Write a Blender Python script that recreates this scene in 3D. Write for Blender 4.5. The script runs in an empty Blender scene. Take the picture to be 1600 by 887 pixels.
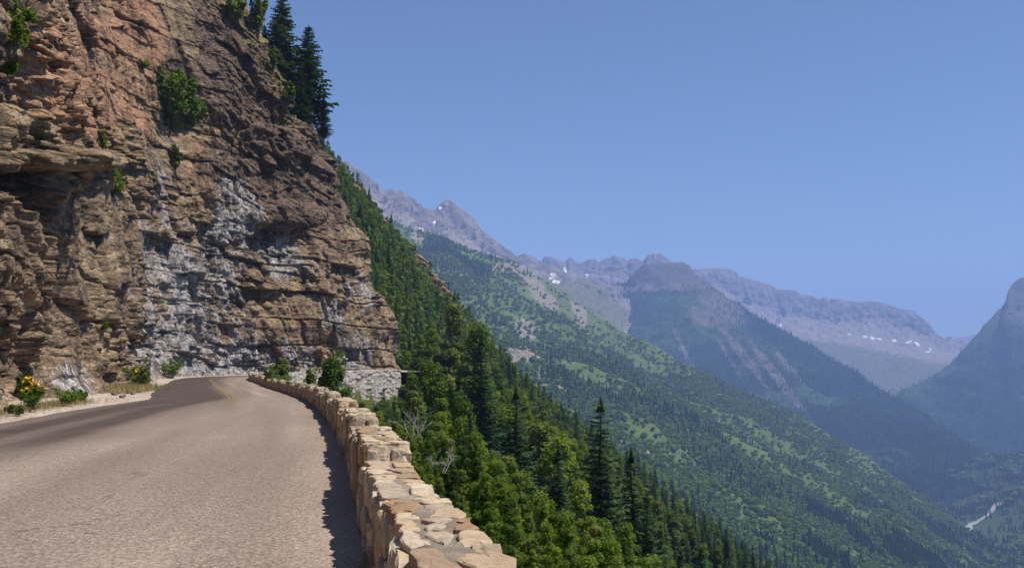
import bpy, math, random
import numpy as np
from mathutils import Vector

# ------------------------------------------------------------------ camera, world, sun, exposure
SC = bpy.context.scene
COL = SC.collection
F = 1570.0; CX, CY = 800.0, 443.5          # focal length and centre in photograph pixels
CAMZ = 1.5
PITCH = math.atan((578 - CY) / F)
cam_d = bpy.data.cameras.new('camera')
cam = bpy.data.objects.new('camera', cam_d); COL.objects.link(cam)
cam.location = (0, 0, CAMZ); cam.rotation_euler = (math.pi / 2 + PITCH, 0, 0)
cam_d.sensor_width = 36; cam_d.lens = F / 1600 * 36
cam_d.clip_start = 0.1; cam_d.clip_end = 80000
SC.camera = cam

SUN_EL = math.radians(62)
SUN_AZ = math.atan2(-0.22, 0.975)            # direction towards the sun, plan angle from +X
sun_dir = Vector((math.cos(SUN_AZ) * math.cos(SUN_EL), math.sin(SUN_AZ) * math.cos(SUN_EL), math.sin(SUN_EL)))
sun_d = bpy.data.lights.new('sun', 'SUN'); sun_d.energy = 5.0; sun_d.angle = math.radians(0.53)
sun_d.color = (1.0, 0.93, 0.82)
sun = bpy.data.objects.new('sun', sun_d); COL.objects.link(sun)
sun.rotation_euler = sun_dir.to_track_quat('Z', 'Y').to_euler(); sun.location = (50, -50, 200)

W = bpy.data.worlds.new('World'); SC.world = W; W.use_nodes = True
wn = W.node_tree.nodes; wl = W.node_tree.links
bg = wn['Background']
sky = wn.new('ShaderNodeTexSky'); sky.sky_type = 'NISHITA'; sky.sun_disc = False
sky.sun_elevation = SUN_EL
sky.sun_rotation = math.atan2(sun_dir.x, sun_dir.y)
sky.altitude = 1600; sky.air_density = 1.0; sky.dust_density = 0.3; sky.ozone_density = 6.0
wl.new(sky.outputs[0], bg.inputs[0]); bg.inputs[1].default_value = 0.1

SC.view_settings.view_transform = 'Standard'; SC.view_settings.look = 'None'
SC.view_settings.exposure = 0.3; SC.view_settings.gamma = 1.0; SC.view_settings.use_curve_mapping = False
cy = SC.cycles
cy.max_bounces = 5; cy.diffuse_bounces = 2; cy.glossy_bounces = 1; cy.transmission_bounces = 2
cy.volume_bounces = 2; cy.transparent_max_bounces = 4
cy.use_denoising = True; cy.use_adaptive_sampling = True; cy.adaptive_threshold = 0.02
cy.caustics_reflective = False; cy.caustics_refractive = False

RNG = np.random.default_rng(7)
random.seed(7)

# ------------------------------------------------------------------ projection helpers
cP, sP = math.cos(PITCH), math.sin(PITCH)
def at(px, py, Y):
    """photograph pixel + forward distance -> world point"""
    px = np.asarray(px, float); py = np.asarray(py, float); Y = np.asarray(Y, float)
    dx = (px - CX) / F; dy = (CY - py) / F
    fy = cP - dy * sP; fz = sP + dy * cP
    return np.stack([dx / fy * Y, Y + 0 * dx, CAMZ + fz / fy * Y], -1)
def project(P):
    x = P[..., 0]; y = P[..., 1]; z = P[..., 2] - CAMZ
    d = np.maximum(y * cP + z * sP, 0.01); u = -y * sP + z * cP
    return CX + F * x / d, CY - F * u / d

# ------------------------------------------------------------------ numpy noise
def _h(ix, iy, iz, seed):
    n = (ix.astype(np.int64) * 374761393 + iy.astype(np.int64) * 668265263 + iz.astype(np.int64) * 2147483647 + seed * 974711) & 0xFFFFFFFF
    n = ((n ^ (n >> 13)) * 1274126177) & 0xFFFFFFFF
    n = ((n ^ (n >> 16)) * 2246822519) & 0xFFFFFFFF
    return ((n ^ (n >> 15)) & 0xFFFFFF) / float(0xFFFFFF)
def vnoise(x, y, z, seed=0):
    x, y, z = np.broadcast_arrays(np.asarray(x, float), np.asarray(y, float), np.asarray(z, float))
    ix, iy, iz = np.floor(x), np.floor(y), np.floor(z)
    fx, fy, fz = x - ix, y - iy, z - iz
    fx = fx * fx * (3 - 2 * fx); fy = fy * fy * (3 - 2 * fy); fz = fz * fz * (3 - 2 * fz)
    r = 0
    for a in (0, 1):
        wx = fx if a else 1 - fx
        for b in (0, 1):
            wy = fy if b else 1 - fy
            for c in (0, 1):
                r = r + wx * wy * (fz if c else 1 - fz) * _h(ix + a, iy + b, iz + c, seed)
    return r * 2 - 1
def fbm(x, y, z, octv=4, seed=0, gain=0.5):
    r = 0; a = 1.0; k = 1.0
    for o in range(octv):
        r = r + a * vnoise(np.asarray(x) * k + 13.7 * o, np.asarray(y) * k + 7.1 * o, np.asarray(z) * k + 3.3 * o, seed + o)
        a *= gain; k *= 2.03
    return r
def ridged(x, y, z, octv=3, seed=0):
    r = 0; a = 1.0; k = 1.0
    for o in range(octv):
        r = r + a * (1 - 2 * np.abs(vnoise(np.asarray(x) * k + 9.7 * o, np.asarray(y) * k, np.asarray(z) * k, seed + o)))
        a *= 0.5; k *= 2.1
    return r
def voro(a, b, seed=0):
    ia, ib = np.floor(a), np.floor(b)
    f1 = np.full(a.shape, 9.0); f2 = np.full(a.shape, 9.0); rid = np.zeros(a.shape); rid2 = np.zeros(a.shape)
    dxx = np.zeros(a.shape); dyy = np.zeros(a.shape)
    for i in (-1, 0, 1):
        for j in (-1, 0, 1):
            ca, cb = ia + i, ib + j
            oa = ca + 0.1 + 0.8 * _h(ca, cb, ca * 0, seed); ob = cb + 0.1 + 0.8 * _h(ca, cb, ca * 0 + 1, seed)
            d = np.maximum(np.abs(a - oa), np.abs(b - ob)) * 0.7 + np.hypot(a - oa, b - ob) * 0.3
            better = d < f1
            f2 = np.where(better, f1, np.minimum(f2, d))
            r = _h(ca, cb, ca * 0 + 2, seed); r2 = _h(ca, cb, ca * 0 + 3, seed)
            rid = np.where(better, r, rid); rid2 = np.where(better, r2, rid2)
            dxx = np.where(better, a - oa, dxx); dyy = np.where(better, b - ob, dyy)
            f1 = np.where(better, d, f1)
    return rid, rid2, f2 - f1, dxx, dyy
def sstep(a, b, x):
    t = np.clip((np.asarray(x, float) - a) / (b - a), 0, 1); return t * t * (3 - 2 * t)
def interp(x, pts):
    p = np.asarray(pts, float); return np.interp(x, p[:, 0], p[:, 1])
def smooth_poly(pts, n):
    """Catmull-Rom through plan points, resampled to n points by arc length"""
    p = np.asarray(pts, float); q = np.vstack([2 * p[0] - p[1], p, 2 * p[-1] - p[-2]])
    out = []
    for i in range(1, len(q) - 2):
        t = np.linspace(0, 1, 40, endpoint=False)[:, None]
        a, b, c, d = q[i - 1], q[i], q[i + 1], q[i + 2]
        out.append(0.5 * (2 * b + (c - a) * t + (2 * a - 5 * b + 4 * c - d) * t ** 2 + (3 * b - a - 3 * c + d) * t ** 3))
    out = np.vstack(out + [p[-1:]])
    s = np.r_[0, np.cumsum(np.hypot(*np.diff(out[:, :2], axis=0).T))]
    t = np.linspace(0, s[-1], n)
    return np.stack([np.interp(t, s, out[:, k]) for k in range(out.shape[1])], 1), t
def gsmooth(a, w):
    k = np.exp(-0.5 * (np.arange(-3 * w, 3 * w + 1) / w) ** 2); k /= k.sum()
    return np.convolve(np.pad(a, 3 * w, mode='edge'), k, mode='valid')

# ------------------------------------------------------------------ object helpers
def tag(o, label=None, cat=None, group=None, kind=None):
    if label: o['label'] = label
    if cat: o['category'] = cat
    if group: o['group'] = group
    if kind: o['kind'] = kind
    return o
def link(name, me, mat=None, parent=None, smooth=False):
    if mat:
        for m in (mat if isinstance(mat, (list, tuple)) else [mat]): me.materials.append(m)
    if smooth:
        me.polygons.foreach_set('use_smooth', np.ones(len(me.polygons), bool))
    o = bpy.data.objects.new(name, me); COL.objects.link(o)
    if parent: o.parent = parent
    return o
def mesh_np(name, V, Q):
    """V (n,3), Q (m,k) index array of equal sized faces"""
    V = np.ascontiguousarray(V, np.float32); Q = np.ascontiguousarray(Q, np.int32)
    me = bpy.data.meshes.new(name); m, k = Q.shape
    me.vertices.add(len(V)); me.vertices.foreach_set('co', V.ravel())
    me.loops.add(m * k); me.loops.foreach_set('vertex_index', Q.ravel())
    me.polygons.add(m); me.polygons.foreach_set('loop_start', np.arange(0, m * k, k, dtype=np.int32))
    try: me.polygons.foreach_set('loop_total', np.full(m, k, np.int32))
    except Exception: pass
    me.update(calc_edges=True); me.validate()
    return me
def grid_faces(nu, nv):
    i = np.arange(nu * nv).reshape(nu, nv)
    return np.stack([i[:-1, :-1], i[1:, :-1], i[1:, 1:], i[:-1, 1:]], -1).reshape(-1, 4)
def grid_mesh(name, P, attrs=None, flip=False):
    nu, nv = P.shape[:2]; q = grid_faces(nu, nv)
    if flip: q = q[:, ::-1]
    me = mesh_np(name, P.reshape(-1, 3), q)
    for k, v in (attrs or {}).items():
        a = me.attributes.new(k, 'FLOAT', 'POINT'); a.data.foreach_set('value', np.ascontiguousarray(v, np.float32).ravel())
    return me
def pymesh(name, v, f):
    me = bpy.data.meshes.new(name); me.from_pydata([tuple(map(float, x)) for x in v], [], f); me.update(); return me
def empty(name, loc, rz=0, sc=1):
    o = bpy.data.objects.new(name, None); COL.objects.link(o); o.location = loc; o.rotation_euler = (0, 0, rz)
    o.scale = (sc, sc, sc); o.empty_display_size = 0.2
    return o
def copy_tree(src, name=None):
    r = src.copy(); COL.objects.link(r)
    for ch in src.children:
        c = ch.copy(); COL.objects.link(c); c.parent = r
        for g in ch.children:
            d = g.copy(); COL.objects.link(d); d.parent = c
    return r

# ------------------------------------------------------------------ materials
class NT:
    def __init__(self, name):
        self.m = bpy.data.materials.new(name); self.m.use_nodes = True
        self.t = self.m.node_tree; self.n = self.t.nodes; self.l = self.t.links
        self.b = self.n['Principled BSDF']; self.out = self.n['Material Output']
        self.b.inputs['Specular IOR Level'].default_value = 0.2; self.b.inputs['Roughness'].default_value = 0.9
    def nd(self, typ, **kw):
        x = self.n.new(typ)
        for k, v in kw.items(): setattr(x, k, v)
        return x
    def put(self, sock, v):
        if hasattr(v, 'links') or isinstance(v, bpy.types.NodeSocket): self.l.new(v, sock)
        else: sock.default_value = v
    def geo(self): return self.nd('ShaderNodeNewGeometry').outputs['Position']
    def obj(self): return self.nd('ShaderNodeTexCoord').outputs['Object']
    def scale(self, vec, s):
        x = self.nd('ShaderNodeMapping'); self.l.new(vec, x.inputs['Vector']); x.inputs['Scale'].default_value = s; return x.outputs[0]
    def noise(self, vec, sc, det=4, rough=0.55, dist=0):
        x = self.nd('ShaderNodeTexNoise'); self.l.new(vec, x.inputs['Vector'])
        x.inputs['Scale'].default_value = sc; x.inputs['Detail'].default_value = det; x.inputs['Roughness'].default_value = rough
        x.inputs['Distortion'].default_value = dist
        return x.outputs['Fac']
    def voro(self, vec, sc, feat='F1'):
        x = self.nd('ShaderNodeTexVoronoi'); x.feature = feat; self.l.new(vec, x.inputs['Vector']); x.inputs['Scale'].default_value = sc
        return x
    def ramp(self, fac, stops, interp='LINEAR'):
        x = self.nd('ShaderNodeValToRGB'); x.color_ramp.interpolation = interp; self.put(x.inputs[0], fac)
        e = x.color_ramp.elements
        while len(e) < len(stops): e.new(0.5)
        for k, (p, c) in enumerate(stops):
            e[k].position = p; c = c if isinstance(c, tuple) else (c, c, c); e[k].color = c + (1,)
        return x.outputs[0]
    def mix(self, fac, a, b, mode='MIX'):
        x = self.nd('ShaderNodeMix'); x.data_type = 'RGBA'; x.blend_type = mode
        self.put(x.inputs[0], fac)
        for s, v in ((x.inputs[6], a), (x.inputs[7], b)):
            if isinstance(v, tuple): v = v + (1,) if len(v) == 3 else v
            self.put(s, v)
        return x.outputs[2]
    def math(self, op, a, b=0.5, c=None):
        x = self.nd('ShaderNodeMath'); x.operation = op; self.put(x.inputs[0], a); self.put(x.inputs[1], b)
        if c is not None: self.put(x.inputs[2], c)
        return x.outputs[0]
    def attr(self, name):
        x = self.nd('ShaderNodeAttribute'); x.attribute_name = name; return x.outputs['Fac']
    def rnd(self): return self.nd('ShaderNodeObjectInfo').outputs['Random']
    def color(self, c): self.put(self.b.inputs['Base Color'], c + (1,) if isinstance(c, tuple) else c)
    def bump(self, h, strength=0.5, dist=0.05):
        x = self.nd('ShaderNodeBump'); x.inputs['Strength'].default_value = strength; x.inputs['Distance'].default_value = dist
        self.put(x.inputs['Height'], h); self.l.new(x.outputs[0], self.b.inputs['Normal'])

def leaf_mat(name, dark, mid, light, trans=0.35, spread=1.0):
    t = NT(name); g = t.geo()
    f = t.mix(0.5, t.noise(g, 0.35 * spread, 3), t.noise(g, 2.6 * spread, 2))
    f = t.math('ADD', f, t.math('MULTIPLY', t.math('SUBTRACT', t.rnd(), 0.5), 0.30))
    c = t.ramp(f, [(0.33, dark), (0.52, mid), (0.72, light)])
    t.color(c); t.b.inputs['Roughness'].default_value = 0.6
    tr = t.nd('ShaderNodeBsdfTranslucent'); t.l.new(t.mix(1.0, c, (1.0, 1.0, 0.45), 'MULTIPLY'), tr.inputs[0])
    mx = t.nd('ShaderNodeMixShader'); mx.inputs[0].default_value = trans
    t.l.new(t.b.outputs[0], mx.inputs[1]); t.l.new(tr.outputs[0], mx.inputs[2]); t.l.new(mx.outputs[0], t.out.inputs[0])
    return t.m
M_LEAF = leaf_mat('leaf_green', (0.052, 0.104, 0.010), (0.125, 0.205, 0.018), (0.250, 0.310, 0.036), 0.45)
M_LEAF2 = leaf_mat('leaf_yellow_green', (0.070, 0.105, 0.016), (0.135, 0.180, 0.030), (0.230, 0.245, 0.055), 0.42)
M_NEEDLE = leaf_mat('needles', (0.022, 0.052, 0.016), (0.040, 0.086, 0.024), (0.070, 0.125, 0.032), 0.2)
M_FARFIR = leaf_mat('far_needles', (0.008, 0.034, 0.020), (0.014, 0.048, 0.025), (0.028, 0.070, 0.031), 0.15, 0.05)
M_FARLEAF = leaf_mat('far_leaves', (0.080, 0.145, 0.034), (0.115, 0.190, 0.046), (0.165, 0.235, 0.062), 0.35, 0.05)
def flat_mat(name, a, b, sc=8.0, rough=0.9):
    t = NT(name); t.color(t.mix(t.noise(t.obj(), sc, 4), a, b)); t.b.inputs['Roughness'].default_value = rough; return t.m
M_BARK = flat_mat('bark', (0.05, 0.035, 0.025), (0.16, 0.12, 0.09), 6)
M_DEADWOOD = flat_mat('dead_wood', (0.26, 0.24, 0.21), (0.50, 0.46, 0.41), 9)
M_FLOWER = flat_mat('yellow_petals', (0.58, 0.34, 0.01), (0.68, 0.44, 0.02), 20)
M_DRYGRASS = leaf_mat('dry_grass', (0.22, 0.17, 0.07), (0.34, 0.28, 0.12), (0.46, 0.40, 0.20), 0.3)

# ------------------------------------------------------------------ plan of the road
EDGE = [(0.9, -30), (0.45, -12), (0.12, -2), (-0.28, 3.4), (-0.46, 4.6), (-1.02, 7.6), (-1.75, 11.6), (-3.0, 18.3), (-4.5, 25.6),
        (-7.4, 38.6), (-11.5, 54.8), (-18.4, 78), (-24.3, 97), (-28.3, 109), (-30.6, 118), (-31.0, 125), (-28.6, 132), (-23.6, 138.5), (-17.2, 145),
        (-11.6, 151.5), (-8.6, 159), (-8.2, 168), (-11, 180), (-16, 192)]
NE = 1600
EP, ES = smooth_poly(EDGE, NE)                       # right hand edge of the road = road side foot of the parapet
tx = np.gradient(EP[:, 0], ES); ty = np.gradient(EP[:, 1], ES)
tx, ty = gsmooth(tx, 8), gsmooth(ty, 8); _l = np.hypot(tx, ty); tx /= _l; ty /= _l
ELX, ELY = -ty, tx                                   # unit vector to the left (towards the cliff)
def s_of_y(y): return np.interp(y, EP[:NE - 200, 1], ES[:NE - 200])
ROADZ = [(-100, 0), (float(s_of_y(85)), 0), (float(s_of_y(118)), 0.5), (float(s_of_y(145)), 1.2), (400, 2.2)]
def road_z(s): return gsmooth(interp(ES, ROADZ), 30)[np.clip(np.searchsorted(ES, s), 0, NE - 1)]
WIDTH = [(0, 9.2), (float(s_of_y(30)), 9.2), (float(s_of_y(47)), 9.0), (float(s_of_y(60)), 8.4), (float(s_of_y(90)), 8.0), (400, 7.6)]
def edge_at(s, w=0.0):
    """plan point at arc length s, w metres to the right (outer side) of the road edge"""
    return np.stack([np.interp(s, ES, EP[:, 0]) - w * np.interp(s, ES, ELX), np.interp(s, ES, EP[:, 1]) - w * np.interp(s, ES, ELY)], -1)

# ------------------------------------------------------------------ near hillside (heightfield below and beyond the road)
CONT = np.vstack([EP[:NE - 120:8] , [(-19, 200), (-21, 225), (-20, 250), (-12, 300), (-2, 365), (6, 430), (30, 700)]])
CONTZ = np.r_[gsmooth(interp(ES, ROADZ), 30)[:NE - 120:8], np.full(7, 0.0)]
def side_dist(X, Y):
    best = np.full(X.shape, 1e9); sgn = np.zeros(X.shape); zz = np.zeros(X.shape)
    for i in range(len(CONT) - 1):
        a, b = CONT[i], CONT[i + 1]; dx, dy = b - a; L2 = dx * dx + dy * dy
        t = np.clip(((X - a[0]) * dx + (Y - a[1]) * dy) / L2, 0, 1)
        ex, ey = X - a[0] - t * dx, Y - a[1] - t * dy; d = np.hypot(ex, ey)
        m = d < best
        best = np.where(m, d, best); sgn = np.where(m, np.where(dx * ey - dy * ex < 0, 1, -1), sgn)
        zz = np.where(m, CONTZ[i] + t * (CONTZ[i + 1] - CONTZ[i]), zz)
    return best * sgn, zz
def hill_z(X, Y):
    d, zr = side_dist(X, Y)
    down = zr - 0.45 - 0.80 * np.maximum(d - 0.6, 0) + 0.1 * np.clip(d, 0, 1)
    wall_step = -5.2 * sstep(128, 140, Y) * (1 - sstep(165, 185, Y)) * sstep(0.2, 1.2, d)
    up = 1.22 * np.maximum(-d, 0)
    w = sstep(176, 200, Y)
    z = np.where(d > 0, down + wall_step, -0.6 * (1 - w) + up * w)
    z = z - 0.55 * np.maximum(Y - 372, 0) * sstep(372, 420, Y)
    n = fbm(X / 22, Y / 22, 0 * X, 4, 31) * 2.2 * sstep(2, 14, np.abs(d)) + fbm(X / 5, Y / 5, 0 * X, 3, 35) * 0.4 * sstep(1, 6, np.abs(d))
    return z + n * np.where((d < 0) & (Y < 176), 0, 1)

def terrain_mat(name, rockA, rockB, grassA, grassB, forest, nsc, strata=0.0):
    t = NT(name); g = t.geo()
    big = t.noise(g, 0.35 * nsc, 5, 0.6); fine = t.noise(g, 4 * nsc, 5, 0.65)
    gr = t.mix(t.ramp(t.mix(0.5, big, fine), [(0.36, 0.0), (0.62, 1.0)]), grassA, grassB)
    gr = t.mix(t.attr('forest'), gr, forest)
    rz = t.scale(g, (0.12, 0.12, 1.0)) if strata else g
    rk = t.mix(t.ramp(t.mix(0.5, t.noise(rz, (strata or 2) * nsc, 5, 0.65), fine), [(0.36, 0.0), (0.64, 1.0)]), rockA, rockB)
    rk = t.mix(t.math('MULTIPLY', t.attr('band'), t.ramp(t.noise(t.scale(g, (1, 1, 0.15)), 1.3 * nsc, 5, 0.7), [(0.38, 1.0), (0.58, 0.25)])), rk, (0.10, 0.092, 0.098))
    rf = t.math('ADD', t.attr('rock'), t.math('MULTIPLY', t.math('SUBTRACT', fine, 0.5), 1.3))
    c = t.mix(t.ramp(rf, [(0.40, 0.0), (0.60, 1.0)]), gr, rk)
    sn = t.ramp(t.math('ADD', t.attr('snow'), t.math('MULTIPLY', t.math('SUBTRACT', fine, 0.5), 0.5)), [(0.48, 0.0), (0.54, 1.0)])
    c = t.mix(sn, c, (0.86, 0.87, 0.90))
    t.color(c); t.b.inputs['Roughness'].default_value = 1.0; t.b.inputs['Specular IOR Level'].default_value = 0.05
    t.bump(t.mix(0.4, fine, t.noise(g, 1.2 * nsc, 4)), 0.7, 0.5 / nsc)
    return t.m
M_HILL = terrain_mat('hillside_soil', (0.26, 0.20, 0.15), (0.42, 0.35, 0.27), (0.045, 0.075, 0.018), (0.10, 0.12, 0.034), (0.035, 0.060, 0.018), 0.25)
hx = np.concatenate([np.linspace(-130, 60, 150), np.linspace(62, 520, 110)])
hy = np.concatenate([np.linspace(-40, 200, 170), np.linspace(202, 640, 150)])
HX, HY = np.meshgrid(hx, hy, indexing='ij')
HZ = hill_z(HX, HY)
# keep the sheet below the carved road bench and out of the cliff
hp = np.stack([HX, HY, HZ], -1)
hrock = 0.16 + 0.35 * fbm(HX / 16, HY / 16, HZ / 16, 3, 77)
hrock = np.where((HY > 300) & (side_dist(HX, HY)[0] < 4), hrock + 0.10, hrock)
hill = link('hillside', grid_mesh('hillside', hp, dict(rock=hrock, forest=sstep(-0.2, 0.5, fbm(HX / 30, HY / 30, 0 * HX, 3, 5)), snow=hrock * 0), flip=False), M_HILL, smooth=True)
tag(hill, kind='structure')

# ------------------------------------------------------------------ far terrain: lofted slopes
def loft(rows, nu, nv, amps, noise_sc, seed, flute=(1, 1), vpow=None):
    """rows: far/back ... crest ... foot; each a list of (px, py, distance). returns P (nu,nv,3), v"""
    R = []
    for r in rows:
        r = np.asarray(r, float); t = np.linspace(r[0, 0], r[-1, 0], nu)
        R.append(at(t, np.interp(t, r[:, 0], r[:, 1]), np.interp(t, r[:, 0], r[:, 2])))
    R = np.stack(R, 1)                                  # nu, nrow, 3
    L = np.r_[0, np.cumsum(np.linalg.norm(np.diff(R, axis=1), axis=2).mean(0) ** (vpow or 0.6))]
    v = np.linspace(0, L[-1], nv)
    k = np.clip(np.searchsorted(L, v, side='right') - 1, 0, len(rows) - 2)
    f = ((v - L[k]) / (L[k + 1] - L[k]))[None, :, None]
    P = R[:, k] * (1 - f) + R[:, k + 1] * f
    amp = np.interp(v, L, amps)[None, :]
    du = np.gradient(P, axis=0); dv = np.gradient(P, axis=1)
    N = np.cross(du, dv); N /= np.linalg.norm(N, axis=2, keepdims=True) + 1e-9
    N *= np.where(N[..., 2:] < 0, -1, 1)
    s1, s2 = noise_sc, noise_sc * flute[1]
    h = ridged(P[..., 0] / s1, P[..., 1] / s1, P[..., 2] / s2, 3, seed) * 0.55 + fbm(P[..., 0] / s1 * 3, P[..., 1] / s1 * 3, P[..., 2] / s1 * 3 / flute[0], 4, seed + 9) * 0.45
    P = P + N * (h * amp)[..., None]
    return P, np.repeat((v / L[-1])[None, :], nu, 0), np.interp(v, L, np.arange(len(rows)))
def shift(row, dpy, dd): return [(x, y + dpy, d + dd) for x, y, d in row]
def withd(pts, d0, d1):
    p = np.asarray(pts, float); return [(x, y, np.interp(x, [p[0, 0], p[-1, 0]], [d0, d1])) for x, y in pts]
def blobs(px, py, lst):
    r = np.zeros(px.shape)
    for x, y, rx, ry, ang, a in lst:
        c, s = math.cos(math.radians(ang)), math.sin(math.radians(ang))
        u = ((px - x) * c + (py - y) * s) / rx; w = (-(px - x) * s + (py - y) * c) / ry
        r = np.maximum(r, a * np.clip((1.9 - (u * u + w * w)) / 1.5, 0, 1))
    return r
FOREST_PTS = []      # (points, scale, rot, kind index)
def far_terrain(name, P, rock, forest, snow, mat, band=None):
    me = grid_mesh(name, P, dict(rock=rock, forest=forest, snow=snow, band=rock * 0 if band is None else band), flip=True)
    return tag(link(name, me, mat, smooth=True), kind='structure')
def scatter(P, weight, n, hmin, hmax, kinds, seed):
    """pick n random places on a lofted sheet; weight is per vertex in screen terms"""
    rg = np.random.default_rng(seed)
    w = weight[:-1, :-1].ravel().clip(0); c = np.cumsum(w); c /= c[-1]
    k = np.searchsorted(c, rg.random(n)); nv = P.shape[1] - 1; i, j = k // nv, k % nv
    a, b = rg.random(n)[:, None], rg.random(n)[:, None]
    Q = (P[i, j] * (1 - a) + P[i + 1, j] * a) * (1 - b) + (P[i, j + 1] * (1 - a) + P[i + 1, j + 1] * a) * b
    FOREST_PTS.append((Q, rg.uniform(hmin, hmax, n), rg.uniform(0, 6.28, n), rg.choice(kinds, n)))
def cell_px(P):
    px, py = project(P); a = np.zeros(px.shape)
    e1 = np.stack([np.gradient(px, axis=0), np.gradient(py, axis=0)], -1); e2 = np.stack([np.gradient(px, axis=1), np.gradient(py, axis=1)], -1)
    return np.abs(e1[..., 0] * e2[..., 1] - e1[..., 1] * e2[..., 0]), px, py

M_FARROCK = terrain_mat('far_mountain', (0.19, 0.165, 0.15), (0.36, 0.31, 0.28), (0.16, 0.16, 0.09), (0.24, 0.21, 0.13), (0.05, 0.08, 0.03), 0.012, 6.0)
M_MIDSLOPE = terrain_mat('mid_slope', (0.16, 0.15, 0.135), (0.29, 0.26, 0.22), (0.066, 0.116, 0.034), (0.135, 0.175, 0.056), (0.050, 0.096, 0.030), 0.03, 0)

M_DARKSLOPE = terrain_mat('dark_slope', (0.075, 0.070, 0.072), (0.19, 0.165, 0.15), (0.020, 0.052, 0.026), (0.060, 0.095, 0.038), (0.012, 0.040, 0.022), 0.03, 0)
# M2: long green valley side
top = [(560, 322, 2950), (640, 352, 2900), (700, 376, 2880), (760, 400, 2850), (800, 414, 2820), (850, 446, 2780), (900, 480, 2740), (960, 515, 2700), (1050, 560, 2620),
       (1200, 632, 2500), (1350, 722, 2300), (1450, 790, 2150), (1530, 850, 2050), (1640, 930, 1950)]
mid0 = [(560, 375, 2350), (700, 430, 2330), (800, 470, 2320), (900, 530, 2280), (1050, 610, 2200), (1200, 690, 2000), (1350, 780, 1850), (1450, 850, 1750), (1530, 905, 1700), (1640, 980, 1650)]
mid1 = [(560, 470, 1700), (700, 500, 1700), (800, 540, 1700), (950, 620, 1650), (1150, 740, 1450), (1350, 870, 1350), (1530, 990, 1300), (1640, 1060, 1300)]
mid2 = [(560, 590, 1100), (800, 640, 1100), (950, 710, 1080), (1150, 830, 1020), (1350, 960, 980), (1640, 1150, 950)]
mid3 = [(560, 700, 700), (800, 760, 720), (950, 840, 720), (1150, 980, 700), (1640, 1300, 700)]
P2, v2, r2 = loft([shift(top, 60, 500), shift(top, 10, 150), top, mid0, mid1, mid2, mid3], 420, 330, [10, 12, 14, 26, 30, 24, 12], 260, 3, (1, 2.2))
a2, px2, py2 = cell_px(P2)
rock2 = blobs(px2, py2, [(822, 513, 20, 14, 30, 0.9), (822, 552, 20, 12, 0, 0.95), (865, 598, 30, 9, 20, 0.75), (800, 555, 8, 18, -30, .6), (850, 585, 10, 14, -20, .6), (905, 628, 16, 8, 10, .62),
                        (740, 425, 75, 7, -2, 0.55), (800, 420, 28, 9, 5, .8), (850, 465, 30, 12, 40, .72), (830, 440, 26, 10, 30, .68), (905, 488, 10, 22, -25, .75), (970, 700, 4, 14, 0, .7), (1012, 705, 3, 9, 0, .6),
                        (655, 370, 14, 9, 30, 0.9), (640, 345, 20, 12, 30, 1.0)]) * 0.8 + 0.12
meadow = blobs(px2, py2, [(910, 500, 85, 13, 37, 1.0), (850, 455, 40, 14, 30, 0.8), (1000, 565, 70, 14, 35, 0.55), (720, 400, 40, 9, 10, .5), (790, 400, 30, 7, 10, .7)])
fn = fbm(P2[..., 0] / 160, P2[..., 1] / 160, P2[..., 2] / 160, 4, 55)
meadow = np.clip(meadow * (0.75 + 0.5 * fbm(P2[..., 0] / 60, P2[..., 1] / 60, P2[..., 2] / 60, 3, 57)), 0, 1)
dens2 = np.clip(sstep(-0.45, 0.6, fn) * 0.75 + 0.35, 0, 1) * (1 - 0.85 * np.clip(meadow, 0, 1)) * (1 - 0.85 * np.clip(rock2 - 0.15, 0, 1))
dens2 = np.maximum(dens2, sstep(960, 1120, px2) * (0.85 + 0.15 * fn))
UU, VV = np.meshgrid(np.linspace(0, 1, P2.shape[0]), np.linspace(0, 1, P2.shape[1]), indexing='ij')
strk = fbm(UU * 7, VV * 34 + 1.5 * UU, 0 * UU, 4, 59); chute = ridged(UU * 22, VV * 3.0, 0 * UU, 2, 61)
dens2 = np.clip(dens2 * np.clip(0.62 + 0.75 * strk, 0.08, 1.3) * np.clip(1.15 - 0.5 * np.clip(chute, 0, 1), 0.3, 1.2), 0, 1)
far_terrain('valley_side', P2, rock2, np.clip(dens2 * 0.85, 0, 1), rock2 * 0, M_MIDSLOPE)
vis2 = a2 * (r2[None, :] > 1.9) * (py2 < 930) * (px2 > 600)
conif = blobs(px2, py2, [(745, 415, 75, 16, 3, 1), (700, 395, 40, 14, 20, 1), (880, 560, 60, 45, 45, .45), (1000, 640, 80, 25, 35, .5), (1180, 700, 100, 14, 25, .6), (1420, 830, 130, 25, 15, 1), (1480, 870, 120, 30, 0, 1), (1330, 860, 110, 25, 0, 1)])
scatter(P2, vis2 * dens2, 40000, 3, 8.5, [2, 3], 1)
scatter(P2, vis2 * dens2 * (0.10 + conif) * np.clip(strk + 0.25, 0, 1) * sstep(-0.5, .5, fbm(P2[..., 0] / 70, P2[..., 1] / 70, P2[..., 2] / 70, 3, 58)), 8500, 7, 17, [0, 1], 2)

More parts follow.
